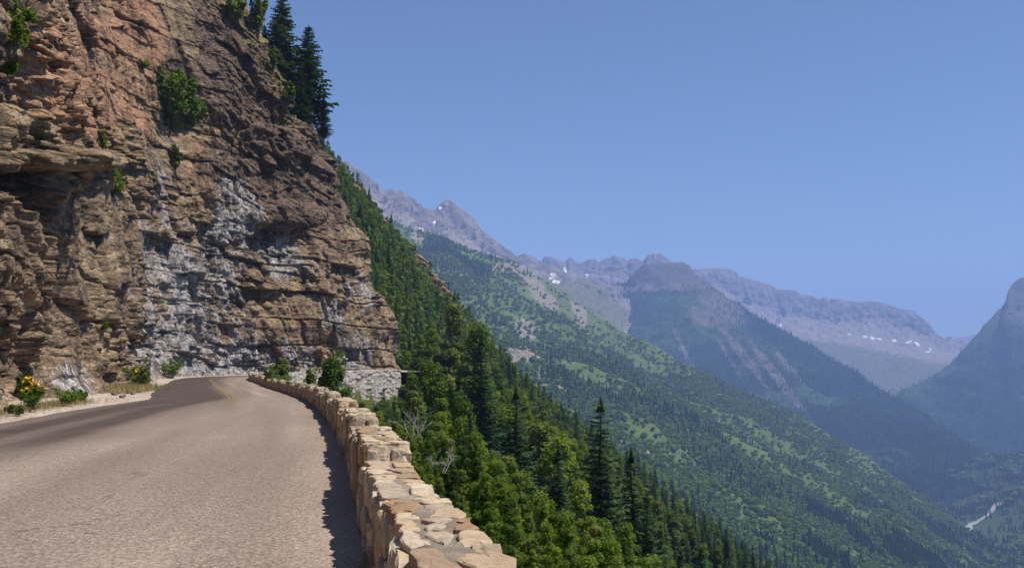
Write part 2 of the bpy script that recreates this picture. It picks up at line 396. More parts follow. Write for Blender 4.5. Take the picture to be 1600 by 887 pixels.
# M3: central mountain with a long right ridge
crest3 = [(900, 462, 5300), (908, 452, 5300), (930, 446, 5300), (965, 444, 5300), (985, 443, 5250), (989, 434, 5250), (994, 424, 5250), (1002, 416, 5200), (1015, 413, 5200), (1040, 412, 5200), (1066, 411, 5200), (1077, 415, 5150), (1085, 425, 5120), (1096, 434, 5080), (1110, 446, 5000),
          (1135, 464, 4900), (1180, 492, 4700), (1250, 531, 4450), (1300, 561, 4250), (1350, 590, 4050), (1400, 621, 3850), (1450, 653, 3650), (1500, 686, 3450), (1550, 717, 3250), (1600, 745, 3100), (1700, 800, 2900)]
c3 = np.array(crest3)
band3 = [(880, 478, 5150), (908, 500, 5150), (930, 490, 5150), (985, 446, 5180), (1005, 447, 5150), (1030, 450, 5100), (1060, 448, 5050), (1090, 462, 4950), (1135, 492, 4750), (1250, 560, 4300), (1350, 620, 3900), (1500, 705, 3300), (1700, 812, 2800)]
low3 = [(890, 530, 4850), (930, 545, 4800), (985, 500, 4800), (1060, 510, 4650), (1150, 560, 4300), (1250, 610, 3950), (1350, 670, 3550), (1500, 745, 3050), (1700, 830, 2650)]
foot3 = [(880, 600, 4200), (985, 600, 4100), (1060, 610, 3900), (1150, 650, 3600), (1250, 700, 3250), (1350, 755, 2900), (1500, 815, 2600), (1700, 860, 2450)]
toe3 = [(880, 680, 3300), (1060, 690, 3100), (1250, 770, 2700), (1500, 845, 2400), (1700, 880, 2350)]
P3, v3, r3 = loft([shift(crest3, 70, 900), crest3, band3, low3, foot3, toe3], 420, 240, [12, 7, 34, 55, 45, 20], 300, 13, (1, 5))
a3, px3, py3 = cell_px(P3)
rock3 = blobs(px3, py3, [(1045, 430, 62, 20, 8, 1.0), (1130, 480, 40, 18, 30, .6), (925, 480, 22, 34, -15, .85), (1030, 447, 50, 6, -5, 1.0), (1110, 495, 40, 18, 20, .5), (1165, 560, 6, 60, -38, .75), (1215, 590, 7, 70, -38, .72), (1075, 560, 4, 60, -25, .6), (1140, 560, 3, 40, -30, .65), (1230, 570, 4, 40, -40, .6)]) + 0.10
fn3 = fbm(P3[..., 0] / 220, P3[..., 1] / 220, P3[..., 2] / 220, 4, 155)
ridge3 = sstep(70, 10, py3 - np.interp(px3, c3[:, 0], c3[:, 1])) * sstep(1090, 1180, px3)
dens3 = np.clip(sstep(-0.15, 0.5, fn3) + 0.10 + ridge3 + sstep(1300, 1450, px3) * .5, 0, 1) * (1 - 0.9 * np.clip(rock3 - 0.2, 0, 1))
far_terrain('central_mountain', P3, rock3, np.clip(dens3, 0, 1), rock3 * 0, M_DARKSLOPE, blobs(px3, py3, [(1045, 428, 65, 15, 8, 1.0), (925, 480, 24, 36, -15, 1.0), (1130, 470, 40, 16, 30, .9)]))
scatter(P3, a3 * (r3[None, :] > 0.95) * dens3 * (px3 < 1640) * (py3 < 900), 15000, 10, 22, [0, 1], 3)

# M4: high ridge on the left
crest4 = withd([(530, 249), (540, 252), (575, 275), (585, 284), (592, 292), (600, 300), (606, 297), (612, 296), (618, 299), (626, 297), (632, 302), (640, 308), (648, 313), (652, 319), (656, 317), (662, 324), (670, 327), (680, 329), (684, 323), (690, 318), (697, 313), (704, 314), (710, 318), (720, 326), (735, 338), (745, 350), (755, 362), (768, 371), (785, 385), (800, 395), (806, 401), (816, 397), (826, 400), (850, 411), (880, 422), (920, 436), (980, 450)], 3800, 5200)
b4 = np.array(crest4)
band4 = [(x, y + 26 + 30 * math.exp(-((x - 700) / 60) ** 2), d - 120) for x, y, d in crest4]
foot4 = [(530, 345, 3400), (600, 372, 3400), (660, 392, 3400), (760, 420, 3450), (830, 446, 3600), (900, 490, 3900), (980, 540, 4100)]
toe4 = shift(foot4, 90, -350)
P4, v4, r4 = loft([shift(crest4, 60, 700), crest4, band4, foot4, toe4], 420, 190, [10, 7, 46, 20, 14], 75, 23, (1, 7))
_, px4, py4 = cell_px(P4)
green4 = blobs(px4, py4, [(880, 458, 60, 18, 20, 1.0), (930, 480, 60, 30, 30, .9), (720, 395, 40, 8, 20, .6)])
snow4 = blobs(px4, py4, [(783, 406, 15, 2.6, 30, 1), (862, 434, 6, 1.6, 0, 1), (869, 440, 6, 2.4, 10, 1), (883, 421, 2, 5, -20, .9), (864, 428, 5, 1.4, 0, 1), (688, 325, 2.4, 1.6, 0, 1), (679, 347, 2, 2.5, 0, 1), (657, 358, 5, 2.2, 20, 1), (854, 446, 1.6, 3, 0, 1), (843, 437, 3, 1.4, 0, .9)])
far_terrain('high_ridge', P4, 0.95 - green4 * 0.9, green4 * 0.3, snow4, M_FARROCK, np.repeat(sstep(2.3, 1.9, r4)[None, :], px4.shape[0], 0))

# M5: jagged far ridge
crest5 = withd([(800, 412), (846, 407), (851, 400), (860, 400), (868, 403), (878, 408), (886, 407), (889, 402), (894, 402), (898, 408), (905, 411), (914, 408), (921, 404), (926, 406), (930, 404), (936, 409), (941, 406), (947, 402), (951, 404), (958, 400), (966, 400), (974, 402), (980, 408), (985, 404), (992, 403), (1000, 405), (1004, 408), (1010, 402), (1014, 397), (1018, 398), (1022, 395), (1027, 397), (1031, 394), (1036, 399), (1042, 402), (1050, 408), (1070, 416), (1100, 430)], 7000, 7000)
band5 = [(x, y + 34, d - 150) for x, y, d in crest5]
foot5 = [(800, 470, 6200), (1100, 480, 6200)]
P5, v5, r5 = loft([shift(crest5, 60, 700), crest5, band5, foot5], 320, 90, [5, 5, 70, 24], 95, 33, (1, 9))
_, px5, py5 = cell_px(P5)
snow5 = blobs(px5, py5, [(883, 421, 2, 5, -20, .9), (917, 431, 2.4, 5, -25, 1)])
far_terrain('jagged_ridge', P5, 1 + 0 * px5, 0 * px5, snow5, M_FARROCK, np.repeat(sstep(2.4, 2.0, r5)[None, :], px5.shape[0], 0))

# M6: long flat topped mountain
crest6 = withd([(1040, 418), (1085, 420), (1100, 419), (1120, 418), (1140, 420), (1150, 424), (1155, 431), (1170, 435), (1185, 439), (1200, 443), (1209, 448), (1213, 453), (1230, 452), (1245, 455), (1252, 460), (1270, 463), (1281, 468), (1288, 463), (1296, 467), (1310, 467), (1325, 469), (1345, 472), (1360, 470), (1372, 471), (1385, 475), (1398, 479), (1412, 482), (1425, 485), (1436, 492), (1447, 500), (1454, 507), (1458, 519), (1470, 527), (1485, 533), (1505, 537), (1520, 546), (1545, 560)], 7600, 7400)
band6 = [(x, y + np.interp(x, [1040, 1160, 1210, 1450, 1460, 1545], [14, 42, 46, 30, 8, 6]), d - 140) for x, y, d in crest6]
mid6 = [(1040, 520, 6900), (1200, 520, 6900), (1300, 523, 6900), (1420, 545, 6900), (1480, 550, 7000), (1545, 575, 7000)]
foot6 = [(1040, 640, 5600), (1250, 640, 5600), (1400, 640, 5500), (1545, 640, 5600)]
P6, v6, r6 = loft([shift(crest6, 60, 900), crest6, band6, mid6, foot6], 360, 150, [8, 5, 55, 20, 16], 90, 43, (1, 6))
_, px6, py6 = cell_px(P6)
snow6 = blobs(px6, py6, [(1352, 526, 4, 2, 15, 1), (1363, 528, 5, 2, 15, 1), (1374, 529, 4, 1.8, 15, 1), (1397, 532, 4, 1.6, 10, 1), (1420, 534, 6, 1.6, -15, 1), (1433, 537, 5, 1.8, 35, 1), (1455, 546, 5, 1.8, 40, 1), (1450, 549, 4, 1.2, 0, 1), (1220, 507, 2.6, 2.2, 0, 1), (1326, 522, 4, 1.2, 0, .9)])
green6 = sstep(0, 22, py6 - np.interp(px6, [1040, 1200, 1330, 1420, 1470], [500, 512, 526, 545, 556]))
far_terrain('flat_topped_mountain', P6, 0.95 - green6 * 0.8, green6 * 0.5, snow6, M_FARROCK, np.repeat(sstep(2.15, 1.95, r6)[None, :], px6.shape[0], 0))
crest8 = withd([(1440, 545), (1490, 530), (1497, 527), (1510, 525), (1525, 521), (1560, 515)], 11000, 11000)
P8, _, _ = loft([shift(crest8, 40, 900), crest8, shift(crest8, 80, -900)], 60, 30, [4, 3, 30], 200, 53, (1, 4))
far_terrain('distant_ridge', P8, 0 * P8[..., 0] + 1, 0 * P8[..., 0], 0 * P8[..., 0], M_FARROCK)

# M7: dark peak on the right
crest7 = [(1380, 640, 3500), (1412, 606, 3650), (1440, 596, 3750), (1465, 582, 3850), (1485, 569, 3900), (1500, 553, 3950), (1515, 535, 4000), (1532, 516, 4050), (1536, 509, 4050), (1550, 496, 4100), (1566, 480, 4150), (1571, 470, 4150), (1576, 452, 4150), (1584, 442, 4200), (1594, 436, 4200), (1606, 434, 4200), (1625, 440, 4200), (1680, 470, 4200), (1760, 480, 4200), (1900, 520, 4100)]
crest7 = [(x, y, d * 1.25) for x, y, d in crest7]
band7 = [(x, y + np.interp(x, [1380, 1500, 1576, 1620], [18, 30, 46, 52]), d - 130) for x, y, d in crest7]
mid7 = [(1380, 670, 3300), (1480, 660, 3350), (1600, 630, 3400), (1900, 640, 3400)]
mid7 = [(x, y, d * 1.25) for x, y, d in mid7]
foot7 = [(1380, 740, 2850), (1500, 770, 2800), (1600, 780, 2750), (1900, 800, 2700)]
foot7 = [(x, y, d * 1.25) for x, y, d in foot7]
toe7 = [(1380, 800, 2450), (1600, 830, 2350), (1900, 860, 2300)]
toe7 = [(x, y, d * 1.25) for x, y, d in toe7]
P7, v7, r7 = loft([shift(crest7, 60, 900), crest7, band7, mid7, foot7, toe7], 300, 170, [8, 6, 50, 50, 35, 15], 260, 63, (1, 3))
a7, px7, py7 = cell_px(P7)
rock7 = sstep(560, 470, py7) * 0.5 + 0.1 + blobs(px7, py7, [(1596, 488, 5, 7, -30, .9), (1585, 484, 3, 3, 0, .8)])
fn7 = fbm(P7[..., 0] / 200, P7[..., 1] / 200, P7[..., 2] / 200, 4, 255)
dens7 = np.clip(sstep(-0.35, 0.3, fn7) + .2 + sstep(620, 680, py7), 0, 1) * (1 - np.clip(rock7, 0, .9))
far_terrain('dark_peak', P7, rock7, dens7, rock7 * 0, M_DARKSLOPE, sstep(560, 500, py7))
scatter(P7, a7 * (r7[None, :] > 0.95) * dens7 * (px7 < 1680), 7000, 10, 22, [0, 1], 4)

# valley floor and low wooded rise on the right
M_VALLEY = terrain_mat('valley_floor', (0.2, 0.17, 0.13), (0.3, 0.26, 0.2), (0.06, 0.10, 0.035), (0.11, 0.14, 0.05), (0.035, 0.065, 0.026), 0.02)
gx = np.concatenate([[-40000, -12000], np.linspace(-3000, 6000, 120), [14000, 45000]]); gy = np.concatenate([[-20000, -3000], np.linspace(-600, 7000, 120), [16000, 60000]])
GX, GY = np.meshgrid(gx, gy, indexing='ij')
VZ = -362.0
def valley_z(X, Y): return VZ + 9 * fbm(X / 300, Y / 300, 0 * X, 3, 91) + 130 * sstep(1040, 1500, X - 0.06 * (Y - 2000)) * sstep(900, 1500, Y) * sstep(4200, 2600, Y)
vg = np.stack([GX, GY, valley_z(GX, GY)], -1)
tag(link('ground', grid_mesh('ground', vg, dict(rock=0 * GX, forest=0 * GX + .7, snow=0 * GX)), M_VALLEY, smooth=True), kind='structure')
# river
t = NT('river_water'); t.color((0.34, 0.33, 0.31)); t.b.inputs['Roughness'].default_value = 0.35; M_RIVER = t.m
t = NT('gravel_bar'); t.color(t.mix(t.noise(t.geo(), 0.2, 4), (0.26, 0.24, 0.22), (0.40, 0.37, 0.34))); M_BAR = t.m
rp = at(np.array([1560, 1546, 1532, 1520, 1508, 1503, 1507, 1520, 1545, 1560.]), np.array([905, 872, 868, 862, 846, 835, 826, 816, 808, 800.]), 1000.)
rv = rp - np.array([0, 0, CAMZ]); kk = (VZ + 8 - CAMZ) / rv[:, 2]; rp = rv * kk[:, None] + np.array([0, 0, CAMZ])
rpl, rs_ = smooth_poly(rp[:, :2], 80)
nrm = np.stack([-np.gradient(rpl[:, 1]), np.gradient(rpl[:, 0])], 1); nrm /= np.linalg.norm(nrm, axis=1)[:, None]
def strip(w0, w1, dz, sd):
    a = []
    for w in np.linspace(-1, 1, 7):
        ww = (w0 + w1 * np.abs(vnoise(np.arange(80) / 6., 0, 0, sd)))[:, None]
        q = rpl + nrm * w * ww; a.append(np.c_[q, valley_z(q[:, 0], q[:, 1]) + dz])
    return np.stack(a, 1)
tag(link('gravel_bank', grid_mesh('gravel_bank', strip(4, 9, 2.2, 3)), M_BAR), kind='structure')
tag(link('river', grid_mesh('river', strip(2, 3, 2.7, 5)), M_RIVER), kind='structure')
n = 16000; rg = np.random.default_rng(12)
qx = rg.uniform(650, 2200, n); qy = rg.uniform(1500, 3600, n); keep = np.ones(n, bool)
dr = np.min(np.hypot(qx[:, None] - rpl[None, :, 0], qy[:, None] - rpl[None, :, 1]), 1)
keep &= (dr > 9) & (rg.random(n) < np.clip(0.75 + fbm(qx / 150, qy / 150, 0 * qx, 3, 8), 0.15, 1))
qx, qy = qx[keep], qy[keep]
FOREST_PTS.append((np.c_[qx, qy, valley_z(qx, qy)], rg.uniform(12, 24, len(qx)), rg.uniform(0, 6.28, len(qx)), rg.choice([0, 1, 0, 1, 0, 2], len(qx))))

# ------------------------------------------------------------------ road
rs = np.concatenate([np.linspace(0, s_of_y(70), 260), np.linspace(s_of_y(70), ES[-1], 200)[1:]])
tt = np.linspace(0, 1, 57)
w_ = interp(rs, WIDTH) + 1.1 * np.exp(-((rs - s_of_y(88)) / 14) ** 2) - 0.9 * np.exp(-((rs - s_of_y(53)) / 9) ** 2)
RPt = np.zeros((len(rs), 57, 3))
for j, q in enumerate(tt):
    p = edge_at(rs, -q * w_ + 0.0); RPt[:, j, :2] = p; RPt[:, j, 2] = road_z(rs) + 0.05 * (1 - (2 * q - 1) ** 2) + 0.012 * fbm(p[:, 0] / 2.5, p[:, 1] / 2.5, 0 * rs, 2, 4)
t = NT('asphalt'); g = t.geo()
spk = t.voro(g, 46); base = t.mix(t.noise(g, 0.35, 4), (0.285, 0.203, 0.152), (0.340, 0.248, 0.188))
c = t.mix(t.ramp(spk.outputs['Color'], [(0.2, 0.0), (0.9, 1.0)]), t.mix(0.62, base, (0.09, 0.07, 0.06)), t.mix(0.60, base, (0.60, 0.50, 0.43)))
c = t.mix(t.ramp(t.noise(g, 22, 4, 0.7), [(0.35, 0.55), (0.65, 0.0)]), c, (0.12, 0.095, 0.08))
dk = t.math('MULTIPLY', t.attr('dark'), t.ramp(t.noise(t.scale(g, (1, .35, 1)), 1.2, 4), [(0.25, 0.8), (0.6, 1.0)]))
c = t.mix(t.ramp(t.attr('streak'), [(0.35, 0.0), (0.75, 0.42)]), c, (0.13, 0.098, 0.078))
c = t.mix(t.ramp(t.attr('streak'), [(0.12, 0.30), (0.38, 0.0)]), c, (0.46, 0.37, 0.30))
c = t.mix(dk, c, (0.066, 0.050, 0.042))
sp = t.ramp(t.noise(g, 2.3, 6, 0.75), [(0.62, 0.0), (0.68, 0.8)]); c = t.mix(t.math('MULTIPLY', sp, 0.55), c, (0.07, 0.05, 0.045))
crk = t.voro(t.nd('ShaderNodeTexCoord').outputs['Object'], 0.16, 'DISTANCE_TO_EDGE')
dist = t.n.new('ShaderNodeVectorMath'); dist.operation = 'ADD'; t.l.new(g, dist.inputs[0])
nz_ = t.nd('ShaderNodeTexNoise'); nz_.inputs['Scale'].default_value = 0.9; nz_.inputs['Detail'].default_value = 5; t.l.new(g, nz_.inputs['Vector']); t.l.new(nz_.outputs['Color'], dist.inputs[1]); t.l.new(dist.outputs[0], crk.inputs['Vector'])
c = t.mix(t.math('MULTIPLY', t.ramp(crk.outputs['Distance'], [(0.0, 1.0), (0.004, 0.0)]), t.ramp(t.noise(g, 0.25, 2), [(0.5, 0.0), (0.6, 0.6)])), c, (0.06, 0.05, 0.045))
t.color(c); t.b.inputs['Roughness'].default_value = 0.85
t.bump(t.mix(0.5, spk.outputs['Distance'], t.noise(g, 40, 3)), 0.55, 0.012)
M_ASPH = t.m
TT = np.repeat(tt[None, :], len(rs), 0); YY = RPt[..., 1]
tw = TT * w_[:, None]
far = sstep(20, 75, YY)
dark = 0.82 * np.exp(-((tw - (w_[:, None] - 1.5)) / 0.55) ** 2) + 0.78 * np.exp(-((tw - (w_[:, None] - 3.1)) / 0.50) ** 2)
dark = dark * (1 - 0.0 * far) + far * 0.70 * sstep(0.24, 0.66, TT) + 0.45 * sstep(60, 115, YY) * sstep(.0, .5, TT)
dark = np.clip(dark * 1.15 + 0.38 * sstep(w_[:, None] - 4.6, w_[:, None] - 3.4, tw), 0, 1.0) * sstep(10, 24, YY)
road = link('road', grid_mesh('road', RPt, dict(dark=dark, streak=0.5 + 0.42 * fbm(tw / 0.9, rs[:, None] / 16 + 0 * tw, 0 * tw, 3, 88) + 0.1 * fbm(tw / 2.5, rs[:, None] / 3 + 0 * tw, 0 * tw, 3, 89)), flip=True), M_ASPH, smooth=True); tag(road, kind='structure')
# worn double yellow centre line
t = NT('yellow_paint'); g = t.geo()
t.color(t.mix(t.noise(g, 9, 4), (0.29, 0.185, 0.055), (0.37, 0.245, 0.075)))
t.b.inputs['Roughness'].default_value = 0.8
wear = t.math('ADD', t.attr('wear'), t.math('MULTIPLY', t.math('SUBTRACT', t.noise(g, 14, 5, 0.7), 0.5), 1.6))
tr = t.nd('ShaderNodeBsdfTransparent'); mx = t.nd('ShaderNodeMixShader'); t.l.new(t.ramp(wear, [(0.42, 0.0), (0.58, 1.0)]), mx.inputs[0])
t.l.new(t.b.outputs[0], mx.inputs[1]); t.l.new(tr.outputs[0], mx.inputs[2]); t.l.new(mx.outputs[0], t.out.inputs[0])
M_YEL = t.m
ls = np.linspace(s_of_y(9), s_of_y(144), 300)
lw = np.interp(ls, rs, w_)
for off in (-0.12, 0.12):
    P = np.zeros((len(ls), 2, 3))
    for j, e in enumerate((-0.045, 0.045)):
        ww = interp(ls, [(0, 3.4), (float(s_of_y(40)), 3.4), (float(s_of_y(90)), 4.1), (400, 3.8)]) + off + e; P[:, j, :2] = edge_at(ls, -ww)
        P[:, j, 2] = road_z(ls) + 0.05 * (1 - (2 * ww / lw - 1) ** 2) + 0.012 * fbm(P[:, j, 0] / 2.5, P[:, j, 1] / 2.5, 0 * ls, 2, 4) + 0.009
    tag(link('centre_line_paint', grid_mesh('centre_line_paint', P, dict(wear=np.repeat(interp(P[:, 0, 1], [(9, 1.1), (24, 0.98), (32, 0.80), (46, 0.50), (70, 0.40), (150, 0.40)])[:, None], 2, 1)), flip=True), M_YEL), kind='structure')

# ------------------------------------------------------------------ cliff
GAP = interp(ES, [(0, 2.2), (float(s_of_y(25)), 2.2), (float(s_of_y(42)), 2.4), (float(s_of_y(60)), 3.2), (float(s_of_y(85)), 1.6), (400, 1.6)])
WB = np.interp(ES, rs, w_)
cbx, cby = EP[:, 0] + ELX * (WB + GAP), EP[:, 1] + ELY * (WB + GAP)
cbx = np.r_[cbx, [-30, -38, -48]]; cby = np.r_[cby, [204, 214, 222]]
cb, cs = smooth_poly(np.stack([cbx, cby], 1)[::24], 1600)
cb = np.stack([gsmooth(cb[:, 0], 14), gsmooth(cb[:, 1], 14)], 1)
cs = np.r_[0, np.cumsum(np.hypot(*np.diff(cb, axis=0).T))]
ctx, cty = gsmooth(np.gradient(cb[:, 0]), 20), gsmooth(np.gradient(cb[:, 1]), 20); _l = np.hypot(ctx, cty); ctx /= _l; cty /= _l
pxc, _ = project(np.c_[cb, np.full(len(cb), 8.0)]); pxc = np.where(cb[:, 1] < 20, -250 + cb[:, 1] * 3, np.clip(pxc, -200, 700))
wgt = np.r_[0, np.abs(np.diff(pxc))] + 0.9 * np.r_[0, np.diff(cs)]
cw = np.cumsum(wgt); NU, NV = 860, 600
us = np.interp(np.linspace(0, cw[-1], NU), cw, cs)
bx, by = np.interp(us, cs, cb[:, 0]), np.interp(us, cs, cb[:, 1])
nox, noy = np.interp(us, cs, gsmooth(cty, 30)), np.interp(us, cs, gsmooth(-ctx, 30))      # outward (towards the road)
_l = np.hypot(nox, noy); nox /= _l; noy /= _l
ldx, ldy = np.interp(us, cs, gsmooth(-cty, 260)), np.interp(us, cs, gsmooth(ctx, 260)); _l = np.hypot(ldx, ldy); ldx /= _l; ldy /= _l
zb = np.interp(us, cs, np.interp(np.linspace(0, 1, len(cs)), np.linspace(0, 1, NE), gsmooth(interp(ES, ROADZ), 30)))
zmax = np.interp(by, [0, 34, 60, 100, 140], [20, 24, 36, 58, 74])
vv = np.linspace(0, 1, NV)
S = np.repeat(us[:, None], NV, 1); Z = zmax[:, None] * vv[None, :]
lean = np.interp(by, [0, 40, 90, 125, 150, 165], [0.10, 0.12, 0.20, 0.24, 0.34, 0.38])[:, None]
off = lean * Z * (1 + 0.10 * Z / 40)
CP = np.stack([bx[:, None] + ldx[:, None] * off, by[:, None] + ldy[:, None] * off, zb[:, None] - 0.3 + Z], -1)
cpx, cpy = project(CP)
D = np.zeros(S.shape)
D += 1.7 * fbm(CP[..., 0] / 15, CP[..., 1] / 15, CP[..., 2] / 15, 3, 101)
zz = Z + 0.55 * fbm(S / 9, Z / 9, 0 * S, 3, 111); ss = S + 0.8 * fbm(S / 5, Z / 5, 0 * S + 4, 3, 121)
def brick(a, b, thick, ratio, seed):
    """bedded, jointed rock: per block offset, tilted block faces and the nearness of joints"""
    rg = np.random.default_rng(seed); th = rg.choice(thick, 900); bd = np.cumsum(th); k = np.searchsorted(bd, b); k = np.clip(k, 0, 899)
    wl = th[k] * rg.uniform(ratio[0], ratio[1], 900)[k]; q = a / wl + rg.uniform(0, 50, 900)[k]; q = q + 0.45 * vnoise(q * 0.9, k * 3.1, 0 * q, seed)
    c = np.floor(q); f = q - c; zl = (bd[k] - b) / th[k]
    r1 = _h(c, k, 0 * c, seed); r2 = _h(c, k, 0 * c + 1, seed); r3 = _h(c, k, 0 * c + 2, seed)
    joint = np.minimum(np.minimum(f, 1 - f) * wl, np.minimum(zl, 1 - zl) * th[k] * 1.5)
    return r1 - 0.5, (r2 - 0.5) * (f - 0.5) + (r3 - 0.35) * (zl - 0.5), joint, th[k]
rub = sstep(-0.35, 0.45, fbm(S / 11, Z / 8, 0 * S + 9, 3, 141)); 
rub = np.clip(rub + blobs(cpx, cpy, [(330, 430, 130, 170, 0, .5), (430, 180, 110, 170, -20, .6)]) - blobs(cpx, cpy, [(110, 410, 110, 80, 0, .75), (150, 110, 90, 90, 0, .7), (455, 510, 40, 50, 0, .6)]), 0.05, 1)
zz = zz + 0.9 * fbm(S / 14, Z / 10, 0 * S + 2, 3, 113)
dip = sstep(300, 380, cpx) * sstep(400, 300, cpy)                     # the upper right of the cliff is bedded on a slant
tilt_z = zz + 0.04 * S
def bed(tz, wgt):
    o1, t1, j1, h1 = brick(ss, tz, [1.6, 2.6, 4.0, 6.0], (0.8, 2.0), 11); d = (0.36 + 0.7 * rub) * (1.8 * o1 + 1.6 * t1) - 0.8 * np.clip(1 - j1 / 0.20, 0, 1)
    o2, t2, j2, h2 = brick(ss + 0.35 * fbm(S / 1.5, Z / 1.5, 0 * S, 2, 17), tz + 0.12 * fbm(S / 2, Z / 2, 0 * S, 2, 19), [0.5, 0.8, 1.3, 2.2], (0.7, 2.2), 12); d += (0.12 + 0.8 * rub) * (0.75 * o2 + 0.8 * t2) - 0.28 * np.clip(1 - j2 / 0.10, 0, 1) * (0.3 + .7 * rub)
    o3, t3, j3, h3 = brick(ss + 0.2 * fbm(S / .6, Z / .6, 0 * S, 2, 18), tz + 0.06 * fbm(S / .7, Z / .7, 0 * S, 2, 23), [0.16, 0.28, 0.45, 0.8], (0.8, 3.0), 13); d += (0.03 + 0.6 * rub ** 1.5) * (0.34 * o3 + 0.34 * t3)
    return d * wgt
D += bed(tilt_z, 1 - dip) + bed(zz * 0.86 + 0.42 * S, dip)
r, r_, e, dx_, dy_ = voro((ss + 0.5 * zz) / 3.4, (zz - 0.3 * ss) / 2.6, 151); r3_ = _h(np.floor(r * 9999), np.floor(r_ * 9999), 0 * r, 5)
D += (0.05 + 0.95 * rub) * (0.9 * (r - 0.5) + 1.5 * (r_ - .5) * dx_ + 1.3 * (r3_ - .5) * dy_) - 0.22 * np.clip(1 - e / 0.06, 0, 1)
r, r_, e, dx_, dy_ = voro((ss - 0.4 * zz) / 1.15, (zz + 0.35 * ss) / 0.95, 161); r3_ = _h(np.floor(r * 9999), np.floor(r_ * 9999), 0 * r, 6)
D += rub * (0.34 * (r - 0.5) + 0.7 * (r_ - .5) * dx_ + 0.6 * (r3_ - .5) * dy_)
D += 0.07 * vnoise(np.floor((zz + 0.02 * S) / 0.27) * 5.3, ss / 7.0, 0 * S, 131)
shard = blobs(cpx, cpy, [(310, 460, 120, 170, -10, 1.0), (540, 480, 70, 90, 0, .5)])
D += shard * 0.55 * ridged(ss / 1.6, zz / 5.0, 0 * S, 3, 145)
D += 0.09 * fbm(CP[..., 0] / 0.8, CP[..., 1] / 0.8, CP[..., 2] / 0.5, 3, 181)
for x, y, rx, ry, a in [(95, 248, 85, 16, 1.5), (30, 284, 56, 20, -2.2), (110, 283, 34, 16, 0.6), (168, 12, 48, 26, -1.2), (60, 60, 45, 70, 0.6), (30, 105, 45, 14, -.6),
                        (445, 335, 60, 22, 1.6), (440, 385, 42, 34, -2.0), (455, 500, 60, 70, 1.3), (405, 300, 30, 90, -1.0), (270, 160, 38, 60, -1.2), (330, 470, 26, 110, -0.8), (225, 300, 18, 120, .8), (520, 250, 26, 40, .9), (350, 150, 26, 90, .9), (512, 205, 22, 26, 2.2), (540, 300, 22, 26, -1.6), (565, 372, 24, 26, 1.2), (585, 440, 16, 20, -1.4), (600, 505, 18, 26, 0.7), (470, 120, 26, 26, 1.8), (455, 185, 24, 16, -1.5), (200, 470, 12, 80, -.5), (480, 420, 26, 14, 1.0)]:
    q = ((cpx - x) / rx) ** 2 + ((cpy - y) / ry) ** 2
    D += a * np.clip(1.25 - q, 0, 1) ** 0.7
D *= (0.62 + 0.38 * sstep(0.0, 2.5, Z))
D += 0.5 * sstep(1.6, 0.0, Z)
up = 0.35 * sstep(0.93, 1.0, vv)[None, :] * 14      # roll the top back into the mountain
CP[..., 0] += nox[:, None] * D + ldx[:, None] * up; CP[..., 1] += noy[:, None] * D + ldy[:, None] * up
CP[..., 2] += 0.06 * fbm(S / .5, Z / .5, 0 * S, 2, 191)
cap = [CP[:, -1] + np.stack([ldx * q, ldy * q, 0 * ldx + h], -1) for q, h in ((4, 2.5), (12, 8), (30, 22), (70, 45), (110, 60))]
CPX = np.concatenate([CP, np.stack(cap, 1)], 1)
def ext(a): return np.concatenate([a, np.repeat(a[:, -1:], 5, 1)], 1)
n1 = fbm(S / 3.2, Z / 9, 0 * S, 4, 201); n2 = fbm(S / 7, Z / 4, 0 * S, 4, 211); n3 = fbm(S / 1.1, Z / 3.0, 0 * S, 3, 221)
white = blobs(cpx, cpy, [(300, 490, 85, 125, -12, 0.60), (360, 380, 46, 90, 10, .50), (150, 600, 30, 34, 0, .42), (280, 240, 12, 36, 0, .55), (460, 400, 46, 36, 0, .5), (540, 470, 50, 60, 20, .45), (560, 550, 45, 34, 0, .6), (310, 560, 115, 40, 0, .62), (20, 610, 20, 32, 0, .42), (235, 420, 16, 80, 10, .5), (500, 560, 70, 20, 0, .4), (250, 330, 20, 70, 0, .4)])
white = np.clip(white + (0.30 * n1 + 0.22 * n3) * (white > 0.01), 0, 1)
pink = np.clip(blobs(cpx, cpy, [(130, 110, 110, 110, 20, .9), (215, 120, 40, 90, 0, .8), (310, 240, 10, 36, 0, .9), (210, 40, 40, 50, 0, .9), (330, 250, 14, 50, 0, .6), (60, 40, 80, 80, 0, .6)]) + 0.35 * n2 - 0.1, 0, 1)
darkm = np.clip(blobs(cpx, cpy, [(400, 200, 100, 200, -20, .85), (350, 380, 70, 80, 0, .5), (470, 280, 70, 90, -20, .75), (170, 440, 60, 90, 0, .45), (420, 600, 40, 60, 0, .6), (380, 520, 20, 80, 0, .6)]) + 0.45 * n2 + .25 * n1 - 0.05, 0, 1)
ledge = np.clip(np.gradient(D, axis=1) * -6, 0, 1)
green = np.clip(blobs(cpx, cpy, [(420, 90, 26, 75, -25, 1), (365, 20, 26, 24, 0, 1), (455, 170, 16, 26, -25, .8), (560, 330, 12, 60, -20, .45), (160, 240, 8, 60, 0, .5), (240, 130, 10, 60, 0, .4)]) + 0.5 * n3 - .05, 0, 1) * ledge ** 0.5
t = NT('cliff_rock'); g = t.geo()
st = t.scale(g, (0.22, 0.22, 1.0)); vs = t.scale(g, (1.0, 1.0, 0.25))
nb = t.noise(st, 0.9, 6, 0.65); nf = t.noise(g, 3.2, 6, 0.7); nst = t.noise(st, 5.5, 5, 0.7); nv_ = t.noise(vs, 0.9, 5, 0.65)
